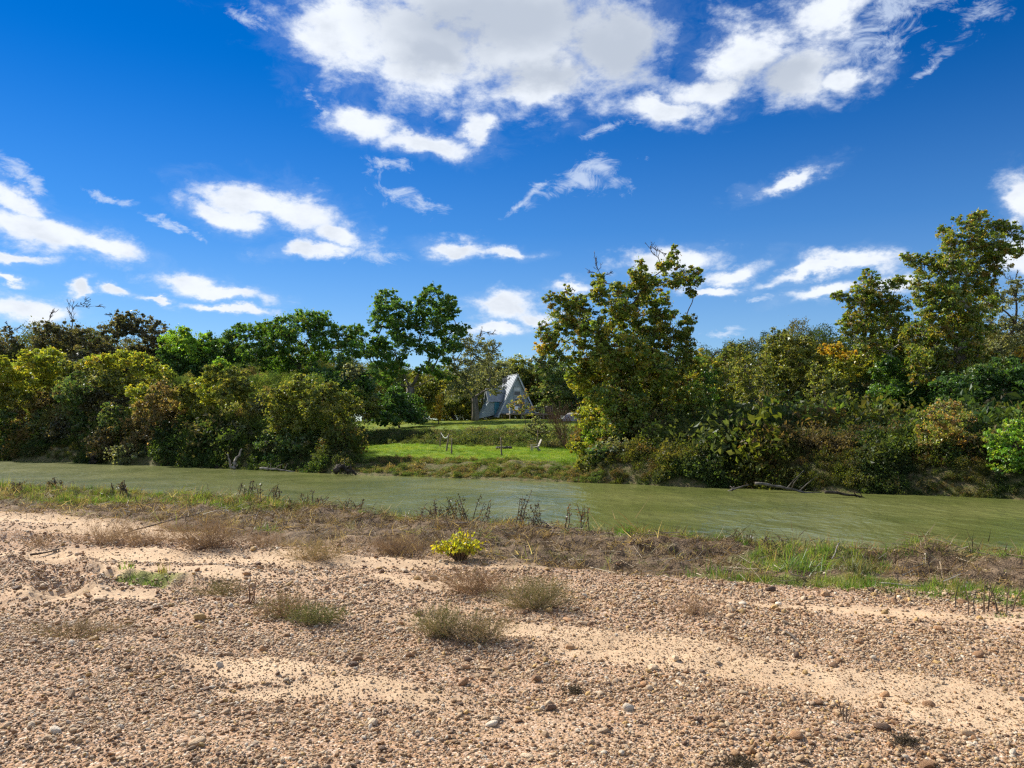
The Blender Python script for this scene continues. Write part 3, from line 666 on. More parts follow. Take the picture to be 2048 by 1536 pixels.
T('elm_tree', 'tawny tree with yellow sprays in the middle of the left bank bushes', 'tree', 340, 63,
  [(285,785,30,18,None,'yelgreen'),(330,790,34,22,None,'brown'),(365,785,30,20,None,'olive'),(305,815,36,24,None,'brown'),(350,825,40,28,None,'brown'),(395,815,30,28,None,'olive'),(370,865,42,30,None,'brown'),(360,905,48,24,None,'vine'),(405,850,24,14,None,'yelgreen')],
  'brown', 4.4, 2.5, .14, fork=.2, subr=.32)
T('elm_tree', 'pyramid shaped olive tree with light top left of the round bush', 'tree', 445, 60,
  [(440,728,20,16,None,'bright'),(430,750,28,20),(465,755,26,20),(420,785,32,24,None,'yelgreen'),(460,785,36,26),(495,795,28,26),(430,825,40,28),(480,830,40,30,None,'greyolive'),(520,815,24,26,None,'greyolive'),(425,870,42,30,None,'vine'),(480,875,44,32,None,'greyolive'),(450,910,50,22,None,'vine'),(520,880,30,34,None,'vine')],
  'olive', 4.4, 2.6, .16, fork=.2, subr=.32)
T('willow_shrub', 'large rounded olive bush nearest the lawn with feathery pale tips', 'shrub', 620, 54,
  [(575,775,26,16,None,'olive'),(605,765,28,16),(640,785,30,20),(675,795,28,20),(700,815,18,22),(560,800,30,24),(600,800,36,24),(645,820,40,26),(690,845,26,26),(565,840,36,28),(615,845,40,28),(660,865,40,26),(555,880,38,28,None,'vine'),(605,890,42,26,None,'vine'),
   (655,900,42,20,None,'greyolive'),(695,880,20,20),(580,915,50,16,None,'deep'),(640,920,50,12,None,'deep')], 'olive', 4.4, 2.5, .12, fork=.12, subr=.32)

# ------------------------------------------------------------------ scattered masses (stuff): instances on points
PROTO = bpy.data.collections.new('scatter_sources')      # never linked to the scene
def proto_set(name, objs):
    c = bpy.data.collections.new(name); 
    for o in objs: c.objects.link(o)
    return c
def scatter(name, P, rot, scl, idx, tint, coll, kind='stuff'):
    n = len(P); me = bpy.data.meshes.new(name); me.vertices.add(n); me.vertices.foreach_set('co', np.asarray(P, np.float32).ravel())
    for an, ty, f, v in (('rot', 'FLOAT_VECTOR', 'vector', rot), ('scl', 'FLOAT_VECTOR', 'vector', scl), ('idx', 'INT', 'value', idx)):
        a = me.attributes.new(an, ty, 'POINT'); a.data.foreach_set(f, np.asarray(v, np.int32 if ty == 'INT' else np.float32).ravel())
    a = me.attributes.new('tint', 'FLOAT_COLOR', 'POINT'); c = np.ones((n, 4), np.float32); c[:, :3] = tint; a.data.foreach_set('color', c.ravel())
    o = mesh_obj(name, me); g = bpy.data.node_groups.new(name, 'GeometryNodeTree')
    g.interface.new_socket('Geometry', in_out='INPUT', socket_type='NodeSocketGeometry'); g.interface.new_socket('Geometry', in_out='OUTPUT', socket_type='NodeSocketGeometry')
    N = g.nodes.new; L = g.links.new
    gi, go = N('NodeGroupInput'), N('NodeGroupOutput'); m2p = N('GeometryNodeMeshToPoints'); iop = N('GeometryNodeInstanceOnPoints')
    ci = N('GeometryNodeCollectionInfo'); ci.inputs['Collection'].default_value = coll; ci.inputs['Separate Children'].default_value = True; ci.inputs['Reset Children'].default_value = True
    def attr(an, ty):
        q = N('GeometryNodeInputNamedAttribute'); q.data_type = ty; q.inputs['Name'].default_value = an; return q.outputs['Attribute']
    e2r = N('FunctionNodeEulerToRotation'); L(attr('rot', 'FLOAT_VECTOR'), e2r.inputs[0])
    L(gi.outputs[0], m2p.inputs['Mesh']); L(m2p.outputs[0], iop.inputs['Points']); L(ci.outputs[0], iop.inputs['Instance'])
    iop.inputs['Pick Instance'].default_value = True; L(attr('idx', 'INT'), iop.inputs['Instance Index'])
    L(e2r.outputs[0], iop.inputs['Rotation']); L(attr('scl', 'FLOAT_VECTOR'), iop.inputs['Scale']); L(iop.outputs[0], go.inputs[0])
    md = o.modifiers.new('scatter', 'NODES'); md.node_group = g
    return props(o, kind=kind)

# leaf clumps
def clump_proto(i, n, leaf, tall=1.):
    p = rand_dirs(n) * (RNG.random(n) ** .4)[:, None] * np.array((.5, .5, .42 * tall)); p[:, 2] = np.abs(p[:, 2] + .1)
    nb = 9; cc = rand_dirs(nb) * .42; k = RNG.integers(0, nb, n // 2); p[:n // 2] = cc[k] * np.array((1, 1, .8)) + RNG.normal(size=(n // 2, 3)) * .09; p[:n // 2, 2] += .15
    V, Q, C = leaf_quads(p, RNG.lognormal(0, .25, n) * leaf, RNG.uniform(.7, 1.35, (n, 1)) * RNG.uniform(.93, 1.07, (n, 3)), aspect=.62)
    return bpy.data.objects.new('leaf_clump', np_mesh('leaf_clump', V, Q, M_LEAF_I, C))
CL_FINE = proto_set('leaf_clumps', [clump_proto(i, 330, .085, 1 + .3 * (i % 3)) for i in range(6)])
CL_SMALL = proto_set('leaf_clumps_small', [clump_proto(i, 420, .066, 1) for i in range(5)])
# grass tufts
def blade_mesh(n, length, width, spread, lie, mat, segs=2, base_r=.06):
    """curved ribbons rising from a small patch; lie=1 means lying flat"""
    th = RNG.uniform(0, 2 * math.pi, n); L = length * RNG.uniform(.45, 1.15, n); b0 = RNG.normal(size=(n, 2)) * base_r
    V = np.zeros((n, (segs + 1) * 2, 3)); pos = np.concatenate([b0, np.zeros((n, 1))], 1)
    elv = np.radians(np.clip(RNG.normal(90 - lie * 78 - spread * 30, 14 + lie * 8, n), 3, 90))
    d = np.stack([np.cos(th) * np.cos(elv), np.sin(th) * np.cos(elv), np.sin(elv)], 1)
    sd_ = np.stack([-np.sin(th), np.cos(th), RNG.normal(size=n) * .3], 1)
    for k in range(segs + 1):
        w = width * (1 - .92 * k / segs); V[:, 2 * k] = pos - sd_ * w / 2; V[:, 2 * k + 1] = pos + sd_ * w / 2
        pos = pos + d * (L / segs)[:, None]; d = d + np.array((0, 0, -.38 * (1 - lie * .6))) + RNG.normal(size=(n, 3)) * .12; d /= np.linalg.norm(d, axis=1, keepdims=True)
    pts = (segs + 1) * 2
    Q = np.concatenate([np.arange(n)[:, None] * pts + np.array((2 * k, 2 * k + 1, 2 * k + 3, 2 * k + 2)) for k in range(segs)])
    V[:, :, 2] = np.maximum(V[:, :, 2], -.01)
    C = np.repeat(RNG.uniform(.65, 1.35, (n, 1)) * np.ones((1, 3)) * RNG.uniform(.93, 1.07, (n, 3)), pts, axis=0)
    return V.reshape(-1, 3), Q, C
def tuft(n, length, width, spread, lie, mat=None, segs=2, br=.06):
    V, Q, C = blade_mesh(n, length, width, spread, lie, None, segs, br); return bpy.data.objects.new('tuft', np_mesh('tuft', V, Q, mat or M_LEAF_I, C))
TF_GREEN = proto_set('grass_tufts', [tuft(34, .17, .007, .5, 0, br=.05) for _ in range(5)])
TF_DRY = proto_set('dry_tufts', [tuft(24, .26, .009, .6, .72, br=.11) for _ in range(5)] + [tuft(22, .20, .005, .6, .25, br=.05) for _ in range(2)])

def fan_points(n, y0, y1, tx=.80, pw=1.0):
    """points in the view fan, even on the ground for pw=1"""
    u = RNG.random(n); y = np.sqrt(y0 ** 2 + (y1 ** 2 - y0 ** 2) * u ** pw); return (RNG.uniform(-1, 1, n) * tx) * y, y
def rot_rand(n, tilt=.25): return np.stack([RNG.normal(size=n) * tilt, RNG.normal(size=n) * tilt, RNG.uniform(0, 6.283, n)], 1)
def on_ground(x, y, dz=0): return np.stack([x, y, height(x, y) + dz], 1)
UG = np.array([(.06,.105,.028),(.085,.13,.035),(.11,.14,.045),(.13,.12,.055),(.05,.085,.025),(.11,.17,.035)])

def bank_scatter():
    # undergrowth on the side banks (outside the lawns)
    n = 26000; u = RNG.uniform(-.80, .80, n); X = []
    sfv = RNG.uniform(.0, 1, n) ** 1.3 * 26
    # solve y from ratio u and shore distance by iteration
    y = np.full(n, 50.0)
    for _ in range(14): y = .5 * y + .5 * (np.interp(u * y, FX, FY) + sfv / .83)
    x = u * y; w = lawn_w(x, y)
    keep = (RNG.random(n) > w * 1.0) & (w < .6); x, y, sfv = x[keep], y[keep], sfv[keep]; n = len(x)
    s = RNG.lognormal(0, .3, n) * np.interp(sfv, [0, 2, 8, 26], [.75, 1.2, 1.25, 1.1]); s *= np.interp(y, [25, 60], [.8, 1.25]) * np.where(sfv < 1.2, .75, 1)
    hv = ss(fbm(x * .22, y * .22, 78, 3), .38, .66); s = s * (.55 + .95 * hv)
    tint = UG[RNG.integers(0, 6, n)] * RNG.uniform(.6, 1.2, (n, 1)) * np.where(x > 3, .8, 1)[:, None]; dry = fbm(x * .25, y * .25, 77, 3) > .56; tint[dry] = tint[dry] * (1.5, 1.15, .9)  # right bank clumps darkened in tint to stand for the shade of its trees
    scatter('undergrowth', on_ground(x, y, -.05), rot_rand(n, .35), np.stack([s, s, s * RNG.uniform(.7, 1.25, n)], 1), RNG.integers(0, 6, n), tint, CL_FINE)
    # tall brush filling the gaps between the bank trees
    n = 9000; u = np.where(RNG.random(n) < .5, RNG.uniform(-.85, -.245, n), RNG.uniform(.16, .85, n)); sfv = RNG.uniform(2.0, 13, n); y = np.full(n, 50.0)
    for _ in range(14): y = .5 * y + .5 * (np.interp(u * y, FX, FY) + sfv / .83)
    x = u * y; top = np.where(u < 0, 1.5 + 5.0 * fbm(x * .16, y * .16, 79, 3), .3 + 1.5 * fbm(x * .25, y * .25, 79, 3) ** 1.2) * np.interp(sfv, [2, 6, 13], [.45, 1, 1]) * np.interp(y, [28, 60], [.8, 1.15])
    P = on_ground(x, y); P[:, 2] += RNG.random(n) ** .8 * top; s = RNG.lognormal(0, .3, n) * .85
    tint = np.where(x > 3, .75, 1)[:, None] * np.array([(.075,.12,.03),(.13,.16,.04),(.17,.17,.06),(.19,.15,.07),(.06,.10,.03),(.15,.20,.04)])[(fbm(x * .3, y * .3, 80, 2) * 9 + RNG.random(n) * 2).astype(int) % 6] * RNG.uniform(.7, 1.3, (n, 1))  # brush on the right side gets tree shade painted in through a lower tint
    scatter('bank_brush', P, rot_rand(n, .8), np.stack([s, s, s * 1.15], 1), RNG.integers(0, 6, n), tint, CL_FINE)
    # brush on the slope between the two lawns, and along its foot
    n = 2600; u = RNG.uniform(-.24, .13, n); sfv = RNG.normal(19.6, 1.1, n); y = np.full(n, 60.0)
    for _ in range(14): y = .5 * y + .5 * (np.interp(u * y, FX, FY) + sfv / .83)
    x = u * y; s = RNG.lognormal(0, .25, n) * .8
    tint = 1.35 * np.array([(.07,.10,.03),(.10,.12,.035),(.13,.12,.06),(.05,.075,.025)])[RNG.integers(0, 4, n)] * RNG.uniform(.7, 1.3, (n, 1))
    scatter('slope_brush', on_ground(x, y, -.08), rot_rand(n, .3), np.stack([s, s, s * .85], 1), RNG.integers(0, 6, n), tint, CL_FINE)
    # weeds on the eroded bank face below the lower lawn
    n = 2600; u = RNG.uniform(-.24, .12, n); sfv = RNG.uniform(.1, 4.6, n); y = np.full(n, 46.0)
    for _ in range(14): y = .5 * y + .5 * (np.interp(u * y, FX, FY) + sfv / .83)
    x = u * y; keep = fbm(x * .8, y * .8, 91, 3) > np.where(sfv < 1.5, .40, .5); x, y = x[keep], y[keep]; n = len(x); s = RNG.lognormal(0, .3, n) * .36
    tint = np.array([(.13,.17,.04),(.19,.18,.06),(.22,.17,.08),(.10,.15,.035)])[RNG.integers(0, 4, n)] * RNG.uniform(.7, 1.3, (n, 1))
    scatter('bank_weeds', on_ground(x, y, -.03), rot_rand(n, .4), np.stack([s, s, s * .7], 1), RNG.integers(0, 6, n), tint, CL_FINE)
    # mown grass with a rough edge on both lawns
    n = 16000; u = RNG.uniform(-.25, .14, n); sfv = np.where(RNG.random(n) < .6, RNG.uniform(3.6, 19, n), RNG.uniform(21, 50, n)); y = np.full(n, 60.0)
    for _ in range(14): y = .5 * y + .5 * (np.interp(u * y, FX, FY) + sfv / .83)
    x = u * y; s = RNG.lognormal(0, .3, n) * .95
    tint = np.array([(.14,.25,.025),(.20,.31,.035),(.29,.34,.06),(.10,.17,.02)])[(fbm(x * .35, y * .35, 88, 3) * 7 + RNG.random(n) * 2.2).astype(int) % 4]; hi = sfv > 21; tint[hi] = tint[hi] * (1.15, .9, 1.15)
    scatter('lawn_grass', on_ground(x, y, -.03), rot_rand(n, .1), np.stack([s * 1.6, s * 1.6, s * .62], 1), RNG.integers(0, 5, n), tint, TF_GREEN)
    # woods closing the horizon
    n = 5200; u = RNG.uniform(-.9, .9, n); y = RNG.uniform(118, 150, n); x = u * y
    y = np.where(np.abs(u) > .25, y - 25 * ss(np.abs(u), .2, .4), y); x = u * y
    top = 6.0 + 4.5 * fbm(x * .07, y * .02, 71, 3) + 3.0 * ss(np.abs(u - .0), .1, .4); z = RNG.random(n) ** .8 * top
    s = RNG.lognormal(0, .25, n) * 2.6
    tint = np.array([(.06,.09,.03),(.10,.12,.03),(.14,.13,.04),(.045,.075,.025)])[RNG.integers(0, 4, n)] * RNG.uniform(.7, 1.3, (n, 1))
    P = on_ground(x, y); P[:, 2] += z
    scatter('distant_woods', P, rot_rand(n, .8), np.stack([s, s, s], 1), RNG.integers(0, 5, n), tint, CL_SMALL)
bank_scatter()

def bar_grass():
    # matted dead grass on the debris strip
    n = 90000; x, y = fan_points(n, 6.5, 30, .9); s, deb = bar_zones(x, y); g = blobs2(x, y, GREEN)
    patch = fbm(x * 1.1, y * 1.6, 81, 3)
    keep = (RNG.random(n) < deb * np.clip(.25 + 1.6 * (patch - .3), .1, 1) * np.interp(y, [7, 30], [1, .55])) & (s > -.9); x, y, g, s = x[keep], y[keep], g[keep], s[keep]; n = len(x)
    sc_ = RNG.lognormal(0, .3, n) * np.interp(y, [7, 22], [.62, 1.05])
    pal = np.array([(.30,.22,.14),(.17,.115,.075),(.09,.062,.042),(.46,.37,.24),(.05,.036,.027),(.18,.21,.06)])
    tint = pal[RNG.choice(6, n, p=(.26,.27,.2,.12,.1,.05))] * RNG.uniform(.75, 1.25, (n, 1))
    scatter('dead_grass', on_ground(x, y, -.015), rot_rand(n, .3), np.stack([sc_, sc_, sc_ * .85], 1), RNG.integers(0, 7, n), tint, TF_DRY)
    n = 60000; x, y = fan_points(n, 6.5, 30, .9); g = blobs2(x, y, GREEN); s, deb = bar_zones(x, y)
    edge = ss(s, -.8, 0) * (1 - ss(s, .3, .9)) * ss(fbm(x * .6, y * .6, 83, 3), .42, .6) * np.where(x > 1, .75, .35)
    keep = (RNG.random(n) < np.maximum(g * (.35 + .9 * (fbm(x * 1.6, y * 1.6, 84, 2) > .5)), edge) * np.interp(y, [7, 30], [.9, .6])) & (s > -1.2); x, y = x[keep], y[keep]; n = len(x)
    sc_ = RNG.lognormal(0, .28, n) * np.interp(y, [7, 22], [.6, .95])
    pal = np.array([(.10,.20,.03),(.15,.26,.04),(.22,.28,.06),(.26,.24,.09),(.07,.13,.03)])
    tint = pal[RNG.integers(0, 5, n)] * RNG.uniform(.8, 1.2, (n, 1))
    scatter('green_grass', on_ground(x, y, -.01), rot_rand(n, .15), np.stack([sc_, sc_, sc_], 1), RNG.integers(0, 5, n), tint, TF_GREEN)
bar_grass()

# gravel
def stone_mesh(seed, sub=1):
    import bmesh
    bm = bmesh.new(); bmesh.ops.create_icosphere(bm, subdivisions=sub + 0, radius=.5); r = np.random.default_rng(seed)
    ax = r.uniform(.75, 1.25, 3) * (1.1, .9, .72); ph = r.uniform(0, 6, 6); cut = [(Vector(r.normal(size=3)).normalized(), r.uniform(.28, .42)) for _ in range(4)]
    for v in bm.verts:
        c = v.co
        for nrm, dd in cut:
            q = c.dot(nrm)
            if q > dd: c = c - nrm * (q - dd) * .85
        k = 1 + .09 * math.sin(c.x * 9 + ph[0]) + .08 * math.sin(c.y * 11 + ph[1]) * math.sin(c.z * 8 + ph[2])
        v.co = Vector((c.x * ax[0], c.y * ax[1], c.z * ax[2])) * k
    me = bpy.data.meshes.new('pebble'); bm.to_mesh(me); bm.free(); return me
def stone_material(name, at_type):
    m, b = newmat(name)
    if at_type == 'INSTANCER': c = b.n('ShaderNodeAttribute', attribute_name='tint', attribute_type='INSTANCER').outputs['Color']
    else: c = b.n('ShaderNodeObjectInfo').outputs['Color']
    tc = b.n('ShaderNodeTexCoord').outputs['Object']
    nz = b.noise(tc, 3.5, 4, .6); c2 = b.mix(b.sstep(nz, .35, .7, 0, .55), c, b.mix(1.0, c, (.62, .52, .45, 1), 'MULTIPLY'))
    out(b, bsdf(b, c2, .62, .35, bump(b, b.noise(tc, 14, 3, .6), .03, .6))); return m
M_STONE_I = stone_material('pebble', 'INSTANCER'); M_STONE = stone_material('stone', 'OBJECT')
def pebble_proto(i, sub):
    me = stone_mesh(i, sub); me.materials.append(M_STONE_I)
    me.polygons.foreach_set('use_smooth', [i % 3 != 0] * len(me.polygons)); return bpy.data.objects.new('pebble', me)
PEB = proto_set('pebbles', [pebble_proto(i, 2) for i in range(9)])
SPAL = np.array([(.60,.42,.24),(.48,.30,.15),(.70,.54,.35),(.34,.19,.09),(.76,.66,.50),(.20,.12,.07),(.52,.38,.24),(.64,.42,.16),(.36,.26,.17),(.50,.28,.13)])
SW = np.array([.19,.16,.16,.10,.08,.06,.10,.06,.05,.04]); SW = SW / SW.sum()
def gravel():
    Px, Ry, Sc, Tn = [], [], [], []
    for (n, y0, y1, s0, s1, sandf, pw) in ((130000, 2.6, 6.5, .006, .012, .5, 1.), (130000, 2.6, 10.5, .012, .023, .86, .85), (70000, 2.6, 15, .021, .035, .94, .85), (18000, 7, 24, .03, .048, .95, 1.1), (2200, 2.8, 18, .042, .064, .7, .85)):
        x, y = fan_points(n, y0, y1, .86, pw); s, deb = bar_zones(x, y); sw = sand_w(x, y)
        cl = fbm(x * 1.7, y * 3.0, 95, 3); d = (1 - sandf * sw) * (1 - .93 * np.clip(deb * 1.3, 0, 1)) * np.clip(.45 + 2.2 * (cl - .3), .4, 1)
        k = (RNG.random(len(x)) < d) & (s > 0); x, y = x[k], y[k]; n = len(x)
        z = s0 * (s1 / s0) ** (RNG.random(n) ** 1.3)
        Px.append(on_ground(x, y, 0) + np.stack([x * 0, x * 0, z * RNG.uniform(.0, .34, n)], 1)); Sc.append(z)
        Ry.append(rot_rand(n, .35)); Tn.append(SPAL[RNG.choice(10, n, p=SW)] * RNG.uniform(.75, 1.2, (n, 1)))
    P = np.concatenate(Px); z = np.concatenate(Sc); n = len(P); print('pebbles', n)
    scatter('gravel', P, np.concatenate(Ry), z[:, None] * RNG.uniform(.8, 1.25, (n, 3)) * (1.12, .95, .9), RNG.integers(0, 9, n), np.concatenate(Tn), PEB)
gravel()
def loose_stones():
    g = bpy.data.objects['ground']; meshes = []
    for i in range(6):
        me = stone_mesh(40 + i, 2); me.name = 'stone'; me.materials.append(M_STONE); meshes.append(me)
    k = 0
    while k < 150:
        x, y = fan_points(1, 3.2, 11.5, .72, .8); x, y = float(x[0]), float(y[0]); s, deb = bar_zones(np.array([x]), np.array([y]))
        if deb[0] > .2 or s[0] < 1: continue
        r = random.uniform(.038, .062) * (1 + .35 * (y > 6)); o = bpy.data.objects.new('stone', meshes[k % 6]); COL.objects.link(o); o.parent = g
        o.location = (x, y, h1(x, y) + r * .2); o.scale = (r * random.uniform(.9, 1.3), r, r * random.uniform(.8, 1.1)); o.rotation_euler = (random.gauss(0, .3), random.gauss(0, .3), random.uniform(0, 6.28))
        c = SPAL[random.choice((0, 1, 3, 3, 5, 7, 9, 2))] * random.uniform(.7, 1.1); o.color = (*c, 1); k += 1
loose_stones()

# ------------------------------------------------------------------ the cabin
def cabin():
    D = 105.; th = R(22); g = at(1034, 800, D); gz = h1(g[0], g[1]) - .03
    root = thing('cabin', (g[0], g[1], gz), 'small pale blue A-frame cabin with steep metal roof above the lawns', 'cabin', rz=th)
    wall = simple('pale_board', (.30, .36, .40), .8, .2, .12, 3); roofm = simple('metal_roof', (.22, .255, .30), .45, .4, .2, 2, .2); trim = simple('trim_white', (.50, .53, .56), .6); railm = simple('rail_wood', (.16, .14, .12), .8)
    dark = simple('dark_glass', (.012, .016, .02), .12, .6, .2); door_m = simple('turquoise_board', (.05, .22, .32), .6); deckm = simple('deck_wood', (.20, .16, .13), .85); frame_m = simple('grey_frame', (.42, .45, .47), .6)
    # local axes: x along the front, y to the back, z up. floor at .75
    H, hw, L, z0 = 6.1, 2.75, 5.0, .75
    m = MB(); m.prism([(-hw + .12, 0, z0), (hw - .12, 0, z0), (0, 0, H - .25)], (0, .14, 0)); m.build('front_wall', wall, root)
    m = MB(); m.prism([(-hw + .12, L - .3, z0), (hw - .12, L - .3, z0), (0, L - .3, H - .25)], (0, .14, 0)); m.build('back_wall', wall, root)
    m = MB(); m.box((0, L / 2, z0 - .08), (2 * hw - .1, L, .16)); m.build('floor_slab', deckm, root)
    # siding boards on the gable
    k = 0; z = z0 + .25
    while z < H - .7:
        w = 2 * (hw - .15) * (1 - (z - z0) / (H - .25 - z0)) - .1
        q = MB(); q.box((0, -.015, z), (w, .03, .27)); q.build('board', wall, root); z += .29
    for s in (-1, 1):
        rf = MB(); a = Vector((s * (hw + .25), 0, z0 - .55)); t = Vector((0, 0, H)); d = (t - a).normalized(); nrm = Vector((s * d.z, 0, -s * d.x)).normalized()
        if nrm.z < 0: nrm = -nrm
        rf.prism([a, t, t + nrm * .07, a + nrm * .07], (0, L + .45, 0)); ro = rf.build('roof', roofm, root); ro.location = (0, -.35, 0)
        rb = MB()
        for i in range(9):
            y = .3 + i * (L / 9 + .02); rb.prism([a + nrm * .072 + Vector((0, y, 0)), t + nrm * .072 + Vector((0, y, 0)), t + nrm * .11 + Vector((0, y, 0)), a + nrm * .11 + Vector((0, y, 0))], (0, .04, 0))
        rb.build('seam', roofm, ro)
        e = MB(); e.prism([a - nrm * .14, t - nrm * .14, t - nrm * .002, a - nrm * .002], (0, .07, 0)); eo = e.build('barge_board', trim, root); eo.location = (0, -.36, 0)
    rc = MB(); rc.box((0, L / 2 - .12, H + .03), (.3, L + .5, .07)); rc.build('ridge_cap', trim, root)
    def window(x, z, w, h, dark_lower=True):
        f = MB(); t_ = .09
        for c, dm in (((x, -.07, z + h / 2), (w + t_, .08, t_)), ((x, -.07, z - h / 2), (w + t_, .08, t_)), ((x - w / 2, -.07, z), (t_, .078, h)), ((x + w / 2, -.07, z), (t_, .078, h)), ((x, -.07, z + .02), (w, .06, .06))): f.box(c, dm)
        fo = f.build('window', frame_m, root); p = MB(); p.box((x, -.045, z), (w - t_, .02, h - t_)); p.build('pane', dark, fo)
        if dark_lower: u = MB(); u.box((x, -.06, z + h * .27), (w - t_ * 1.2, .02, h * .38)); u.build('blind', trim, fo)
    window(-.02, 3.75, .95, 1.15); window(-.75, 1.75, .8, 1.0, False)
    ln = MB(); ln.box((0, -.06, 4.52), (1.5, .06, .09)); ln.build('trim_strip', frame_m, root)
    d = MB(); d.box((.35, -.055, 1.75), (1.5, .05, 2.0)); do = d.build('glass_door', dark, root); fr = MB()
    for x in (-.42, .35, 1.12): fr.box((x, -.09, 1.75), (.07, .04, 2.05))
    fr.box((.35, -.09, 2.78), (1.6, .042, .08)); fr.build('door_frame', frame_m, do)
    # side wing: narrow gabled bay pushed through the left roof
    wx0, wx1, wy0, wy1, ze, zr = -3.75, -1.3, .9, 2.5, 2.55, 4.15; ym = (wy0 + wy1) / 2
    m = MB(); m.prism([(wx0, wy0, .55), (wx0, wy1, .55), (wx0, wy1, ze), (wx0, ym, zr - .05), (wx0, wy0, ze)], (wx1 - wx0, 0, 0)); wg = m.build('wing', wall, root)
    for s, ye in ((-1, wy0), (1, wy1)):
        a = Vector((0, ye + s * .18, ze - .25)); t = Vector((0, ym, zr + .02)); n_ = Vector((0, s * .86, .5)); q = MB(); q.prism([a, t, t + n_ * .06, a + n_ * .06], (wx1 - wx0 + .3, 0, 0)); r_ = q.build('wing_roof', roofm, root); r_.location = (wx0 - .18, 0, 0)
        e = MB(); e.prism([a - n_ * .1, t - n_ * .1, t - n_ * .002, a - n_ * .002], (.06, 0, 0)); eo = e.build('wing_trim', trim, root); eo.location = (wx0 - .19, 0, 0)
    q = MB(); q.box((wx0 - .03, ym, 1.95), (.06, .6, .9)); q.build('wing_window', dark, root)
    q = MB(); q.prism([(-5.05, wy0 - .04, .1), (-3.0, wy0 - .04, .55), (-3.0, wy0 - .04, 1.9), (-3.75, wy0 - .04, 2.4)], (0, wy1 - wy0 + .1, 0)); q.build('sloping_skirt', wall, root)
    q = MB(); q.box((-2.62, wy0 - .05, 1.5), (.7, .06, 1.9)); q.build('turquoise_panel', door_m, root)
    # deck
    dk = MB(); 
    q = MB(); q.box((.9, -1.55, z0 - .16), (6.4, 2.9, .14)); deck = q.build('deck_frame', deckm, root)
    for i in range(19):
        q = MB(); q.box((.9, -2.95 + i * .155, z0 - .06), (6.4, .14, .05)); q.build('plank', deckm, deck)
    for x in (-2.2, -.6, 1.0, 2.6, 4.0):
        for y in (-2.9, -.2):
            q = MB(); q.box((x, y, .22), (.13, .13, .95)); q.build('post', deckm, root)
    for x in (-3.2, -4.2): q = MB(); q.box((x, 1.6, .25), (.13, .13, .9)); q.build('post', deckm, root)
    q = MB(); q.box((-2.25, -3.0, 1.0), (.16, .16, .75)); q.build('railing_post', trim, root)
    for zz in (1.2, 1.55):
        q = MB(); q.box((2.4, -2.95, zz), (3.3, .05, .06)); q.build('rail', railm, root)
    for i in range(12): q = MB(); q.box((.8 + i * .29, -2.95, 1.15), (.035, .035, .8)); q.build('baluster', railm, root)
    M = Matrix.Translation((g[0], g[1], gz)) @ Matrix.Rotation(th, 4, 'Z')
    white = simple('white_plastic', (.7, .72, .74), .5)
    def deck_chair(x, y, rz, label):
        p = M @ Vector((x, y, z0 - .03)); t = thing('patio_chair', p, label, 'chair', 'white chairs on the cabin deck', th + rz)
        q = MB(); q.box((0, 0, .44), (.5, .48, .04)); q.build('seat', white, t); q = MB(); q.box((0, .23, .72), (.5, .04, .5), rx=R(-10)); q.build('backrest', white, t)
        for a in (-1, 1):
            for c in (-1, 1): q = MB(); q.tube([(a * .25, c * .24, 0), (a * .21, c * .2, .44)], .022, 5); q.build('leg', white, t)
            q = MB(); q.box((a * .26, 0, .65), (.05, .46, .03)); q.build('armrest', white, t)
    deck_chair(-1.55, -1.9, R(70), 'white chair on the cabin deck nearest the turquoise wall')
    deck_chair(-.75, -1.7, R(-20), 'white chair on the cabin deck between the other chair and small round table')
    p = M @ Vector((.15, -1.8, z0 - .03)); t = thing('patio_table', p, 'small round white table on the cabin deck behind the orange leaved sapling', 'table', None, th)
    q = MB(); q.tube([(0, 0, .70), (0, 0, .74)], .45, 16); q.build('table_top', white, t); q = MB(); q.tube([(0, 0, .02), (0, 0, .70)], .04, 8); q.build('pedestal', white, t); q = MB(); q.tube([(0, 0, 0), (0, 0, .03)], .25, 12); q.build('base', white, t)
    p = M @ Vector((3.9, -1.9, z0 - .03)); t = thing('barbecue_grill', p, 'dark covered grill at the far end of the cabin deck', 'grill', None, th); bk = simple('dark_cover', (.02, .02, .022), .7)
    q = MB(); q.prism([(-.45, -.3, .25), (.45, -.3, .25), (.5, -.3, .85), (.3, -.3, 1.05), (-.3, -.3, 1.05), (-.5, -.3, .85)], (0, .6, 0)); q.build('body', bk, t)
    for a in (-1, 1):
        for c in (-1, 1): q = MB(); q.tube([(a * .38, c * .24, 0), (a * .38, c * .24, .27)], .03, 5); q.build('leg', bk, t)
cabin()

# ------------------------------------------------------------------ things on the far bank
def ground_at(px, D):
    p = at(px, 800, D); return p[0], p[1], h1(p[0], p[1])
WOOD = simple('weathered_post', (.22, .17, .13), .9, .15, .25, 8)
def post(px, D, h, lx, label, r=.055):
    x, y, z = ground_at(px, D); m = MB(); n = 6
    m.tube([(lx * i / n + .01 * math.sin(i * 2), 0, -.1 + (h + .1) * i / n) for i in range(n + 1)], [r * (1.08 - .05 * i) for i in range(n + 1)], 8)
    o = m.build('wooden_post', WOOD, smooth=True); o.location = (x, y, z)
    props(o, label, 'post', 'rustic posts on the lower lawn'); return Vector((x + lx, y, z + h))
a = post(880, 63.5, 1.22, .12, 'leaning post farthest back on the lower lawn, holding the light string')
c = post(893, 58.0, 1.30, .20, 'leaning thick footed post on the lower lawn joined by string to the one behind', .06)
post(903.5, 54.0, 1.18, .02, 'straight thin post standing nearest the water in the group of three')
post(1003.5, 51.0, 1.20, -.06, 'lone post near the middle of the lower lawn edge')
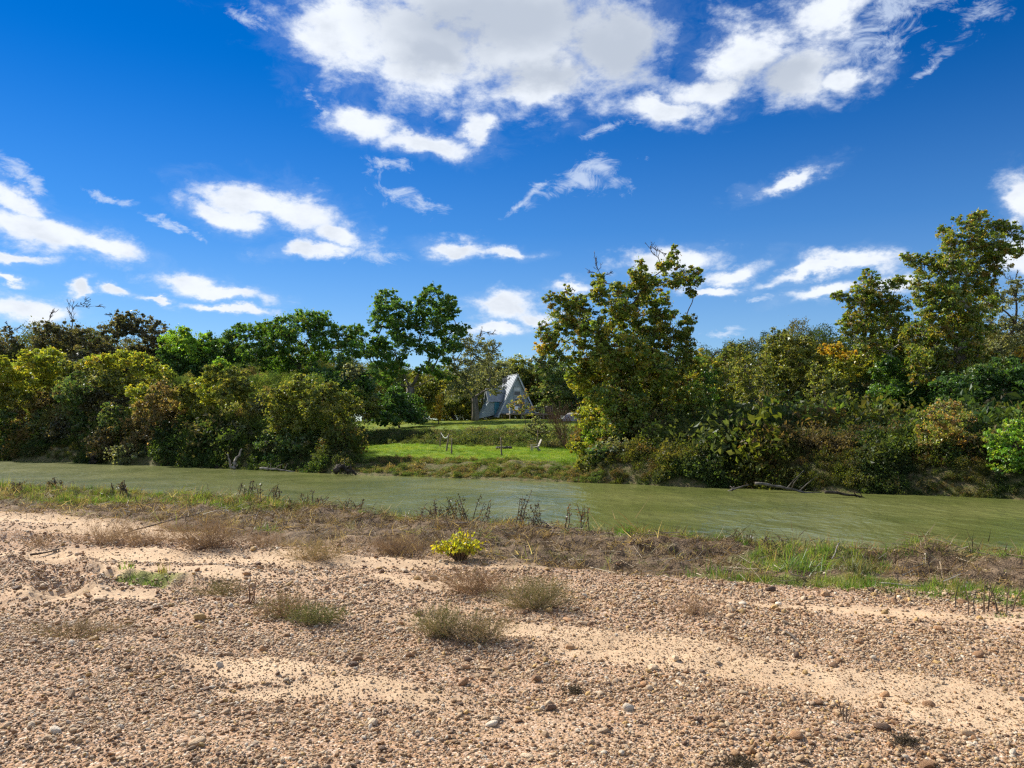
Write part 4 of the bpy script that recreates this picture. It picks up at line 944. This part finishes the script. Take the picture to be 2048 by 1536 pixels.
m = MB(); pts = [a.lerp(c, t / 14) + Vector((0, 0, -.32 * math.sin(math.pi * t / 14) - .05)) for t in range(15)]
m.tube([p - a for p in pts], .012, 4); white_b = simple('bulb_glass', (.8, .8, .76), .25, .5, .05)
ls = m.build('string_lights', simple('dark_wire', (.03, .03, .03), .6)); ls.location = a; props(ls, 'string of small white bulbs hung between two leaning posts', 'string lights')
for p in pts[1:-1]:
    q = MB(); q.tube([p - a + Vector((0, 0, -.005)), p - a + Vector((0, 0, -.05)), p - a + Vector((0, 0, -.1))], [.02, .042, .015], 6); q.build('bulb', white_b, ls, True)

def adirondack(px, D, rz):
    x, y, z = ground_at(px, D); t = thing('lawn_chair', (x, y, z), 'pale slatted lawn chair facing left beside a thin post on the lower lawn', 'chair', None, rz); t.scale = (.82, .82, .82)
    w = simple('chair_wood', (.34, .32, .28), .6, .3, .1)
    for i in range(5): q = MB(); q.box((-.22 + i * .11, .10 + 0, .38 - .0), (.10, .55, .025), rx=R(12)); q.build('slat', w, t)
    for i in range(6): q = MB(); q.box((-.25 + i * .1, .50, .66 + .03 * math.sin(math.pi * i / 5)), (.092, .03, .78 + .1 * math.sin(math.pi * i / 5)), rx=R(-24)); q.build('back_slat', w, t)
    for s in (-1, 1):
        q = MB(); q.box((s * .33, .1, .58), (.13, .75, .03)); q.build('armrest', w, t)
        q = MB(); q.box((s * .29, -.2, .29), (.035, .10, .58)); q.build('leg', w, t); q = MB(); q.box((s * .29, .38, .2), (.035, .10, .52), rx=R(40)); q.build('leg', w, t)
adirondack(1068, 57.5, R(-78))
x, y, z = ground_at(1075, 59.5); m = MB(); m.tube([(0, 0, -.1), (.02, 0, .9), (0, 0, 1.5)], [.045, .04, .035], 7); o = m.build('wooden_post', WOOD, smooth=True); o.location = (x, y, z); props(o, 'thin dark post directly behind the pale lawn chair', 'post', 'rustic posts on the lower lawn')
def fire_pit():
    x, y, z = ground_at(1008, 60.5); t = thing('fire_pit', (x, y, z), 'low dark ring of stones with ash on the lower lawn behind the lone post', 'fire pit')
    for i in range(11):
        a = i / 11 * 6.283; me = stone_mesh(70 + i, 2); o = mesh_obj('stone', me, t, (math.cos(a) * .5, math.sin(a) * .5, .08)); o.scale = (.3, .28, .34); me.materials.append(M_STONE); o.color = (.07, .06, .055, 1)
    q = MB(); q.tube([(0, 0, .0), (0, 0, .05)], .45, 14); q.build('ash', simple('ash', (.03, .03, .03), .95), t)
fire_pit()
def covered_mound():
    x, y, z = ground_at(1152, 88); m = MB(); n = 14; rows = 8; V = []; Fc = []
    for i in range(n + 1):
        u = i / n * 2 - 1; hh = .95 * (1 - abs(u) ** 2.6) * (1 - .25 * u); w = 1.1 * (1 - abs(u) ** 3.5) + .04
        for j in range(rows + 1):
            a = math.pi * j / rows; V.append((u * 1.75, -math.cos(a) * w * (1 + .04 * math.sin(7 * u + 3 * a)), max(0, math.sin(a)) ** .7 * hh * (1 + .05 * math.sin(9 * u)) + .02))
    for i in range(n):
        for j in range(rows): k = i * (rows + 1) + j; Fc.append((k, k + rows + 1, k + rows + 2, k + 1))
    m.add(V, Fc); o = m.build('covered_boat', simple('grey_tarp', (.34, .33, .32), .75, .25, .12, 2), smooth=True); o.location = (x, y, z - .04)
    props(o, 'low rounded grey tarp covered boat at the right end of the upper lawn', 'covered boat')
covered_mound()

# small trees on the lawns
T('maple_sapling', 'slim sapling with orange leaves standing in front of the cabin deck', 'tree', 1051, 80,
  [(1030,805,10,6),(1022,815,9,6),(1042,798,9,7),(1048,812,9,8),(1036,822,11,6),(1052,790,6,8),(1062,818,7,6),(1058,830,8,4)], 'rust', 2.8, 1.2, .035, fork=.35, sub=6, twig=False, group=None)
T('pine_sapling', 'feathery light green sapling on the slope behind the lawn chair', 'tree', 1074, 61,
  [(1072,845,10,10),(1080,855,12,8),(1068,862,14,8),(1076,872,12,7),(1062,852,8,6),(1088,866,8,6)], 'greyolive', 3.0, 2.2, .04, fork=.3, twig=False)

def twiggy(name, label, cat, px, D, H_px, W_px, n, col, group=None, leafy=None):
    x, y, z = ground_at(px, D); t = thing(name, (x, y, z - .05), label, cat, group); m = MB(); H = H_px / F * D; Wd = W_px / F * D / 2
    def grow(p, d, L, r, lvl):
        q = p + d * L; mid = p + d * L * .5 + Vector(rand_dirs(1)[0]) * L * .07; m.tube([p, mid, q], [r, r * .8, r * .55], 4 if lvl > 1 else 3)
        if lvl == 0: return
        for i in range(random.choice((2, 3, 3))):
            nd = (d + Vector(rand_dirs(1)[0]) * .55 + Vector((0, 0, .12))).normalized(); grow(p.lerp(q, random.uniform(.55, 1)), nd, L * random.uniform(.6, .85), max(r * .55, .006), lvl - 1)
    for i in range(n):
        a = random.uniform(0, 6.283); k = random.uniform(.1, 1); d = Vector((math.cos(a) * k * Wd / H * 1.2, math.sin(a) * k * Wd / H * 1.2, 1)).normalized(); grow(Vector((0, 0, 0)), d, H * random.uniform(.30, .42), .03, 4)
    m.build('branches', simple(name + '_bark', col, .9, .1), t)
twiggy('crape_myrtle', 'leafless reddish brown multi stemmed shrub at the right of the lawns', 'shrub', 1133, 58, 105, 120, 13, (.16, .095, .065))

# driftwood and snags at the far waterline
def snag(name, label, pts_px, D, r0, mat, cat, branches=4, z_up=0.0, group=None):
    P = [Vector(at(px, py, d)) for px, py, d in [(a, b_, D + (c if True else 0)) for a, b_, c in pts_px]]; o0 = P[0]; m = MB(); Q = []
    for i in range(len(P) - 1):
        for k in range(4): Q.append(P[i].lerp(P[i + 1], k / 4) - o0 + Vector(rand_dirs(1)[0]) * r0 * .5 * (k > 0))
    Q.append(P[-1] - o0); n = len(Q); m.tube(Q, [r0 * (1 - .75 * i / n) for i in range(n)], 7); o = m.build(name, mat, None, True); o.location = o0
    L = (P[-1] - P[0]).length
    for i in range(branches):
        k = random.randrange(1, n - 1); d = ((Q[min(k + 1, n - 1)] - Q[k - 1]).normalized() * .6 + Vector(rand_dirs(1)[0]) * .8 + Vector((0, 0, .5))).normalized(); l = L * random.uniform(.12, .3)
        b_ = MB(); b_.tube([Q[k], Q[k] + d * l * .5 + Vector(rand_dirs(1)[0]) * .05, Q[k] + d * l], [r0 * .4, r0 * .28, r0 * .12], 5); b_.build('branch', mat, o, True)
    return props(o, label, cat, group)
snag('driftwood_log', 'long grey fallen trunk lying half in the water under the right bank', [(1510,967,-.8),(1560,973,-.9),(1610,985,-1.2),(1690,994,-1.2)], 34.6, .075, M_BARK_GREY, 'driftwood', 5)
snag('fallen_branch', 'forked grey branch rising out of the water left of the long fallen trunk', [(1455,984,-1),(1475,976,-.9),(1497,970,-.7)], 35.6, .06, M_BARK_GREY, 'driftwood', 5)
snag('fallen_branch', 'dark bent branch touching the water right of the long fallen trunk', [(1650,984,-1),(1700,990,-1),(1745,998,-1.2)], 32.2, .07, M_WETWOOD, 'driftwood', 3)
snag('driftwood_heap', 'dark tangled heap of drift branches in the water below the round olive bush', [(668,944,-1),(685,932,-.6),(712,949,-1.2)], 47.6, .22, M_WETWOOD, 'driftwood', 14)
snag('dead_stump', 'pale forked dead stem standing at the waterline under the left bushes', [(466,937,-1.6),(470,922,-1.5),(484,898,-1.4)], 56, .16, M_DRIFT, 'stump', 3)
snag('dead_stump', 'short pale dead stem beside the taller forked one', [(463,937,-1.4),(458,918,-1.4),(454,908,-1.4)], 56, .10, M_DRIFT, 'stump', 1)
snag('broken_stump', 'dark broken stump standing in the water below hanging brown bush', [(187,929,-1.5),(186,922,-1.5),(188,912,-1.5)], 66.0, .32, M_WETWOOD, 'stump', 2)
snag('broken_stump', 'small dark stump in the water left of the pale forked stem', [(433,938,-2),(434,931,-2),(433,925,-2)], 58.5, .17, M_WETWOOD, 'stump', 2)
snag('broken_stump', 'tiny dark snag poking from the water between the two larger stumps', [(387,937,-2),(387,933,-2),(388,929,-2)], 60.5, .13, M_WETWOOD, 'stump', 1)
snag('drift_log', 'thin low branch lying along the waterline left of the drift heap', [(520,937,-1.2),(550,938,-1.2),(590,943,-1.2)], 52.5, .09, M_DRIFT, 'driftwood', 4)

# ------------------------------------------------------------------ plants on the gravel bar
def bar_pt(px, py):
    x, y = gxy(px, py, 1.02); z = h1(x, y)
    x, y = gxy(px, py, z); u = x / y
    for _ in range(12): y = min(y, float(lip(x)) - .15); x = u * y
    return x, y, h1(x, y)
def wispy(name, label, px, py, w_px, h_px, n, col, green=0., group='dry wispy bushes on the gravel bar', lean=.0, dens=1.):
    x, y, z = bar_pt(px, py); t = thing(name, (x, y, z - .01), label, 'dry bush', group); H = h_px / F * y; Wd = w_px * 1.2 / F * y / 2
    n = int(n * 2.2)
    Vs, Qs, Cs = [], [], []
    def ribbons(p0, d0, L, width, segs, droop, colr):
        n = len(p0); pos = p0.copy(); d = d0 / np.linalg.norm(d0, axis=1, keepdims=True); sd_ = np.cross(d, rand_dirs(n)); sd_ /= np.linalg.norm(sd_, axis=1, keepdims=True)
        V = np.zeros((n, (segs + 1) * 2, 3)); tr = [pos.copy()]; dd = [d.copy()]
        for k in range(segs + 1):
            w = width * (1 - .75 * k / segs); V[:, 2 * k] = pos - sd_ * w / 2; V[:, 2 * k + 1] = pos + sd_ * w / 2
            if k < segs:
                pos = pos + d * (L / segs)[:, None]; d = d + RNG.normal(size=(n, 3)) * .16 + np.array((0, 0, droop)); d /= np.linalg.norm(d, axis=1, keepdims=True); tr.append(pos.copy()); dd.append(d.copy())
        pts = (segs + 1) * 2; off = sum(len(v) for v in Vs)
        Qs.append(np.concatenate([np.arange(n)[:, None] * pts + np.array((2 * k, 2 * k + 1, 2 * k + 3, 2 * k + 2)) for k in range(segs)]) + off)
        Vs.append(V.reshape(-1, 3)); Cs.append(np.repeat(colr, pts, axis=0)); return tr, dd
    a = RNG.uniform(0, 6.283, n); k = RNG.uniform(.0, 1, n) ** .6; spread = np.stack([np.cos(a) * k * Wd + lean * H, np.sin(a) * k * Wd * .7, H * (1.05 - .55 * k) * RNG.uniform(.6, 1.05, n)], 1)
    base = np.stack([RNG.normal(size=n) * Wd * .22, RNG.normal(size=n) * Wd * .15, np.zeros(n)], 1)
    cols = np.array(col) * RNG.uniform(.7, 1.3, (n, 1))
    tr, dd = ribbons(base, spread, np.linalg.norm(spread, axis=1), .0048, 4, .04, cols)
    for lvl, (m_, frac, wdt) in enumerate(((int(5 * dens), .42, .0032), (int(9 * dens), .2, .0026))):
        idx = np.repeat(np.arange(n), m_); j = RNG.integers(1 if lvl == 0 else 2, 5, len(idx)); st = np.array([tr[b_][a_] for a_, b_ in zip(idx, j)]); dr = np.array([dd[b_][a_] for a_, b_ in zip(idx, j)])
        ln = np.linalg.norm(spread, axis=1)[idx] * frac * RNG.uniform(.5, 1.2, len(idx)); c = np.array(col) * RNG.uniform(.7, 1.5, (len(idx), 1)); gm = RNG.random(len(idx)) < green; c[gm] = np.array((.13, .16, .05)) * RNG.uniform(.7, 1.3, (int(gm.sum()), 1))
        dr = dr + rand_dirs(len(idx)) * .85; dr[:, 2] += .15; ribbons(st, dr, ln, wdt, 2, .03, c)
    V = np.concatenate(Vs); V[:, 2] = np.maximum(V[:, 2], -.005); me = np_mesh('stems', V, np.concatenate(Qs), M_STRAW, np.concatenate(Cs)); mesh_obj('stems', me, t)
    # dried seed tips
    tips = np.concatenate([tr[-1], tr[-2]]); tips = np.repeat(tips, int(7 * dens), axis=0) + RNG.normal(size=(len(tips) * int(7 * dens), 3)) * H * .10; tips[:, 2] = np.abs(tips[:, 2])
    c = np.array(col) * RNG.uniform(.8, 1.7, (len(tips), 1)); gm = RNG.random(len(tips)) < green; c[gm] = np.array((.15, .19, .06)) * RNG.uniform(.7, 1.3, (int(gm.sum()), 1))
    V, Q, C = leaf_quads(tips, RNG.uniform(.005, .012, len(tips)), c, aspect=.5); mesh_obj('seed_heads', np_mesh('seed_heads', V, Q, M_STRAW, C), t)
DRY = (.30, .21, .155); DRY2 = (.24, .165, .12)
wispy('dry_bush', 'pale pinkish dry bush farthest left on the bar', 215, 1082, 150, 52, 60, DRY)
wispy('dry_bush', 'low dry bush touching the right side of the leftmost one', 285, 1084, 110, 40, 45, DRY)
wispy('dry_bush', 'densest reddish brown dry bush on the bar, by the long thin stick', 415, 1092, 150, 62, 100, DRY2)
wispy('dry_bush', 'flat sparse dry bush between the dense one and the middle ones', 525, 1098, 90, 32, 35, DRY)
wispy('dry_bush', 'wide low tan dry bush left of the yellow leaved bush, farther one from it', 630, 1110, 130, 42, 60, (.32, .24, .15), .1)
wispy('dry_bush', 'purplish brown dry bush close to the left of the yellow leaved bush', 795, 1110, 125, 42, 70, DRY2)
wispy('dry_bush', 'long low dry bush sprawling below the yellow leaved bush', 955, 1186, 160, 55, 70, (.26, .17, .12), .05, lean=-.2)
wispy('dry_bush', 'greenish brown dry bush with a sharp shadow, at the end of the sprawling one', 1065, 1218, 150, 65, 90, (.26, .21, .13), .25)
wispy('dry_bush', 'airy olive dry bush nearest the camera, middle of the gravel, left half of a pair', 880, 1275, 110, 70, 60, (.27, .22, .14), .3)
wispy('dry_bush', 'airy tan dry bush nearest the camera, right half of a pair', 955, 1285, 130, 60, 60, (.29, .22, .15), .2)
wispy('dry_bush', 'sparse reddish dry bush with green leaves at its foot, left of the airy pair', 565, 1235, 110, 50, 45, (.25, .17, .12), .25)
wispy('dry_bush', 'small greenish dry bush right of the sparse reddish one', 630, 1248, 100, 42, 55, (.22, .2, .11), .5)
wispy('dry_bush', 'faint lonely dry bush right of centre on the open gravel', 1385, 1232, 90, 42, 28, DRY)
wispy('dry_bush', 'tiny faint dry bush at the left border of the bar', 80, 1098, 80, 34, 26, DRY, dens=.8)
wispy('dry_bush', 'low brown dry bush on the tracks below the small green patch', 440, 1190, 110, 40, 36, (.22,.17,.11), .3)
wispy('dry_bush', 'low faded dry weed lying on gravel at the lower left', 150, 1270, 160, 30, 36, (.24,.18,.13), .1)
wispy('dry_weed', 'small dark tuft of dead stems on gravel near the bottom edge, left of centre line', 1150, 1385, 42, 16, 22, (.10,.08,.06), group='dark dead tufts on the gravel')
wispy('dry_weed', 'dark tuft of dead stems cut by the bottom edge', 1480, 1530, 60, 22, 26, (.10,.08,.06), group='dark dead tufts on the gravel')
wispy('dry_weed', 'dark tuft of dead stems at the lower right of the gravel', 1815, 1488, 52, 20, 26, (.11,.09,.07), group='dark dead tufts on the gravel')

def yellow_bush():
    x, y, z = bar_pt(920, 1120); t = thing('yellow_bush', (x, y, z - .01), 'small bush with bright yellow green leaves in the middle of the bar', 'bush'); Wd = 116 / F * y / 2; H = 62 / F * y; m = MB(); P = []
    for i in range(64):
        a = random.uniform(0, 6.283); k = random.random() ** .6; e = Vector((math.cos(a) * k * Wd, math.sin(a) * k * Wd * .7, H * (1.02 - .45 * k) * random.uniform(.6, 1.1))); mid = e * .5 + Vector((0, 0, .05)); m.tube([(e.x * .12, e.y * .12, 0), mid, e], [.006, .0045, .002], 4)
        for j in range(11):
            q = (mid.lerp(e, random.uniform(-.2, 1.05))); P.append(np.array(q) + RNG.normal(size=3) * .022)
    m.build('stems', simple('bush_stem', (.16, .10, .05), .8), t); P = np.array(P); P[:, 2] = np.maximum(P[:, 2], .03); n = len(P)
    c = np.array([(.50,.48,.03),(.42,.46,.03),(.58,.50,.04),(.30,.38,.04),(.55,.40,.04),(.35,.20,.05)])[RNG.choice(6, n, p=(.3,.25,.2,.15,.07,.03))] * RNG.uniform(.8, 1.15, (n, 1))
    V, Q, C = leaf_quads(P, RNG.uniform(.035, .062, n), c, aspect=.7); mesh_obj('leaves', np_mesh('leaves', V, Q, M_LEAF, C), t)
yellow_bush()

def weed(label, px, py, h_px, n, leafc, stemc=(.12, .085, .06), nleaf=15, spread=.8, ls_=(.018, .045), name='bank_weed', group='dead weeds standing on the river edge'):
    x, y, z = bar_pt(px, py); t = thing(name, (x, y, z - .02), label, 'weed', group); H = h_px * 1.3 / F * y; m = MB(); P = []; rk = max(1, y / 9)
    for i in range(int(n * 1.2)):
        a = random.uniform(0, 6.283); b0 = Vector((math.cos(a), math.sin(a) * .6, 0)) * random.uniform(0, spread) * H; e = b0 + Vector((random.gauss(0, .22) * H, random.gauss(0, .1) * H, H * random.uniform(.55, 1.05)))
        mid = b0.lerp(e, .5) + Vector((random.gauss(0, .05) * H, 0, 0)); m.tube([b0, mid, e], [.0065 * rk, .005 * rk, .0028 * rk], 4)
        for j in range(nleaf): q = b0.lerp(e, random.uniform(.25, 1)); P.append(np.array(q) + RNG.normal(size=3) * (.028, .028, .02))
        if random.random() < .6: s0 = b0.lerp(e, random.uniform(.4, .7)); m.tube([s0, s0 + Vector((random.gauss(0, .2) * H, random.gauss(0, .1) * H, .2 * H))], [.0035, .0018], 3)
    m.build('stems', simple('weed_stem', stemc, .9), t)
    if nleaf:
        P = np.array(P); k = len(P); c = np.array(leafc) * RNG.uniform(.6, 1.5, (k, 1)); V, Q, C = leaf_quads(P, RNG.uniform(*ls_, k) * rk, c, aspect=.5); mesh_obj('leaves', np_mesh('leaves', V, Q, M_LEAF, C), t)
BL = (.085, .065, .045)
for a in [('tall withered weed with dark hanging leaves, first of the cluster right of centre left', 868, 1022, 40, 5, BL), ('leafy dark weed at the river edge behind the yellow leaved bush', 895, 1026, 44, 7, (.07,.06,.035)),
          ('greenish weed in the thick of the withered cluster above the yellow leaved bush', 926, 1028, 48, 6, (.09,.10,.035)), ('forked withered weed with bare tips at the right end of the cluster', 955, 1032, 48, 5, BL),
          ('wide low withered weed against the water, right of the cluster', 1045, 1052, 55, 8, BL), ('reddish dry weed leaning at the water right of the wide low one', 1160, 1064, 45, 5, (.16,.09,.05)),
          ('small withered weed far left on the river edge', 110, 984, 20, 6, BL), ('thin withered weed between left edge and first green grass', 245, 990, 22, 6, BL), ('dark seeded weed standing against the water at left of centre', 485, 998, 30, 5, BL),
          ('withered weed pair above the bright green grass', 540, 1000, 30, 6, BL), ('tallest withered weed left of the grey green reeds', 632, 1008, 36, 6, BL), ('withered weed among the grey green reeds', 700, 1012, 24, 5, BL),
          ('small dark weed left of the heaped dead grass at right', 1555, 1072, 28, 4, BL), ('thin bare weed over the water right of centre', 1498, 1074, 30, 4, BL), ('small weed at the left corner of the river edge', 30, 984, 22, 5, BL)]:
    weed(*a)
for (lab, px, py, h) in (('thin upright dead stalk on the sandy strip, first from left', 1795, 1205, 24), ('upright dead stalk second in the row of stalks', 1912, 1215, 36), ('short leaning dead stalk third in the row', 1950, 1222, 44), ('dead stalk at the right end of the row', 2000, 1224, 40)):
    weed(lab, px, py, h, 1, BL, (.07, .055, .045), 0, .02, name='dead_stalk', group='dead stalks beside the green grass')
weed('leafy dark stalk cluster in the row of stalks at right', 1976, 1222, 52, 7, (.05,.055,.025), nleaf=5, name='dead_stalk', group='dead stalks beside the green grass')
weed('small reddish weed alone on the gravel at left', 500, 1208, 50, 4, (.20,.10,.06), (.17,.10,.07), 4, .12, (.008,.02), 'gravel_weed', None)
weed('thin dry weed on the gravel at lower right', 1690, 1440, 40, 4, (.2,.15,.1), (.24,.17,.11), 2, .2, (.008,.016), 'gravel_weed', None)

def grass_clump(label, px, py, h_px, w_px, n, cols, name='grass_clump'):
    x, y, z = bar_pt(px, py); H = h_px / F * y; V, Q, C = blade_mesh(n, H, .011, .85, 0, None, 4, w_px / F * y * .28)
    C = np.repeat(np.array(cols)[RNG.integers(0, len(cols), n)] * RNG.uniform(.75, 1.3, (n, 1)), 10, axis=0)
    o = mesh_obj(name, np_mesh(name, V, Q, M_LEAF, C), None, (x, y, z - .02)); props(o, label, 'grass clump', None)
GR = [(.12,.22,.03),(.18,.28,.05),(.09,.16,.03),(.24,.27,.08)]
grass_clump('large bright green arching grass clump on the debris strip at right', 1605, 1152, 66, 95, 330, GR)
grass_clump('low green grass clump right of the large arching one', 1670, 1122, 34, 110, 240, [(.16,.25,.05),(.22,.29,.07)])
grass_clump('tan and green grass clump below the heap of dead grass', 1712, 1150, 42, 60, 170, [(.22,.2,.09),(.14,.17,.05)])
grass_clump('small bright green tuft by itself on the gravel tracks at left', 245, 1172, 16, 85, 170, [(.14,.32,.03),(.18,.34,.05)])
grass_clump('small dark green plant on gravel at the right edge', 2015, 1228, 15, 60, 80, GR)
grass_clump('small green plant left of the dead brown strip by the dense dry bush', 530, 1068, 26, 45, 90, GR)
grass_clump('grey green reeds standing over the water left of the withered cluster', 770, 1022, 26, 170, 420, [(.12,.14,.08),(.16,.17,.09),(.08,.10,.05)], 'reeds')
grass_clump('grey green reeds at the river edge above the bright green tufts', 640, 1006, 20, 140, 300, [(.12,.14,.08),(.16,.17,.09)], 'reeds')
grass_clump('yellow green grass at the river edge right of the withered cluster', 1010, 1044, 26, 80, 200, [(.2,.22,.05),(.14,.18,.04)])

def stick(label, pts, r=.012, mat=None, name='stick', cat='stick'):
    P = [Vector(bar_pt(px, py)) + Vector((0, 0, dz)) for px, py, dz in pts]; m = MB(); Q = []
    for i in range(len(P) - 1):
        for k in range(3): Q.append(P[i].lerp(P[i + 1], k / 3) - P[0] + Vector(rand_dirs(1)[0]) * r * .7)
    Q.append(P[-1] - P[0]); m.tube(Q, [r * (1 - .6 * i / len(Q)) for i in range(len(Q))], 6); o = m.build(name, mat or M_DRIFT, None, True); o.location = P[0]; props(o, label, cat)
stick('long thin dark stick lying across the two left dry bushes', [(245,1068,.03),(320,1058,.12),(400,1048,.14)], .013, M_BARK)
stick('thin dark stick on sand at the left edge', [(60,1112,.02),(120,1104,.02)], .014, M_BARK)
stick('pale bent stick standing up from the heap of dead grass at right', [(1668,1100,.0),(1678,1085,.12),(1662,1062,.30)], .010)
stick('pale stalk lying on the debris strip behind the yellow leaved bush', [(905,1052,.05),(950,1072,.1)], .011)
stick('pale stalk crossing the brown strip right of the yellow leaved bush', [(1085,1030,.12),(1110,1056,.04)], .010)
stick('thin pale branch lying in green grass by the row of stalks', [(1760,1170,.04),(1840,1184,.04)], .011)
stick('pale stalk leaning in the debris near the large arching grass', [(1378,1090,.04),(1398,1108,.03)], .009)
stick('short thin twig lying on the sand swath at right', [(1572,1268,.02),(1605,1290,.015)], .008, M_BARK)
# tangle of stalks through the dead grass
def straw():
    n = 6500; x, y = fan_points(n, 7, 26, .9); s, deb = bar_zones(x, y); k = (RNG.random(n) < deb) & (s > -.3); x, y = x[k], y[k]; n = len(x); V = []; Q = []; m = 0
    th = RNG.uniform(0, 6.28, n); L = RNG.uniform(.12, .55, n); el = RNG.normal(.05, .22, n); P = on_ground(x, y, .05); d = np.stack([np.cos(th) * np.cos(el), np.sin(th) * np.cos(el), np.sin(el)], 1); sd_ = np.stack([-np.sin(th), np.cos(th), th * 0], 1); up = np.cross(d, sd_)
    w = .0052; a = P - d * L[:, None] / 2; b_ = P + d * L[:, None] / 2; rr_ = [sd_ * w, up * w * 1.2, -sd_ * w, -up * w * 1.2]
    V = np.stack([a + r for r in rr_] + [b_ + r * .5 for r in rr_], 1).reshape(-1, 3); i0 = np.arange(n)[:, None] * 8; Q = np.concatenate([i0 + np.array((j, (j + 1) % 4, 4 + (j + 1) % 4, 4 + j)) for j in range(4)])
    C = np.repeat(np.array([(.42,.35,.25),(.30,.23,.16),(.16,.12,.085),(.5,.43,.32)])[RNG.integers(0, 4, n)] * RNG.uniform(.8, 1.1, (n, 1)), 8, axis=0)
    props(mesh_obj('straw', np_mesh('straw', V, Q, M_STRAW, C)), kind='stuff')
straw()
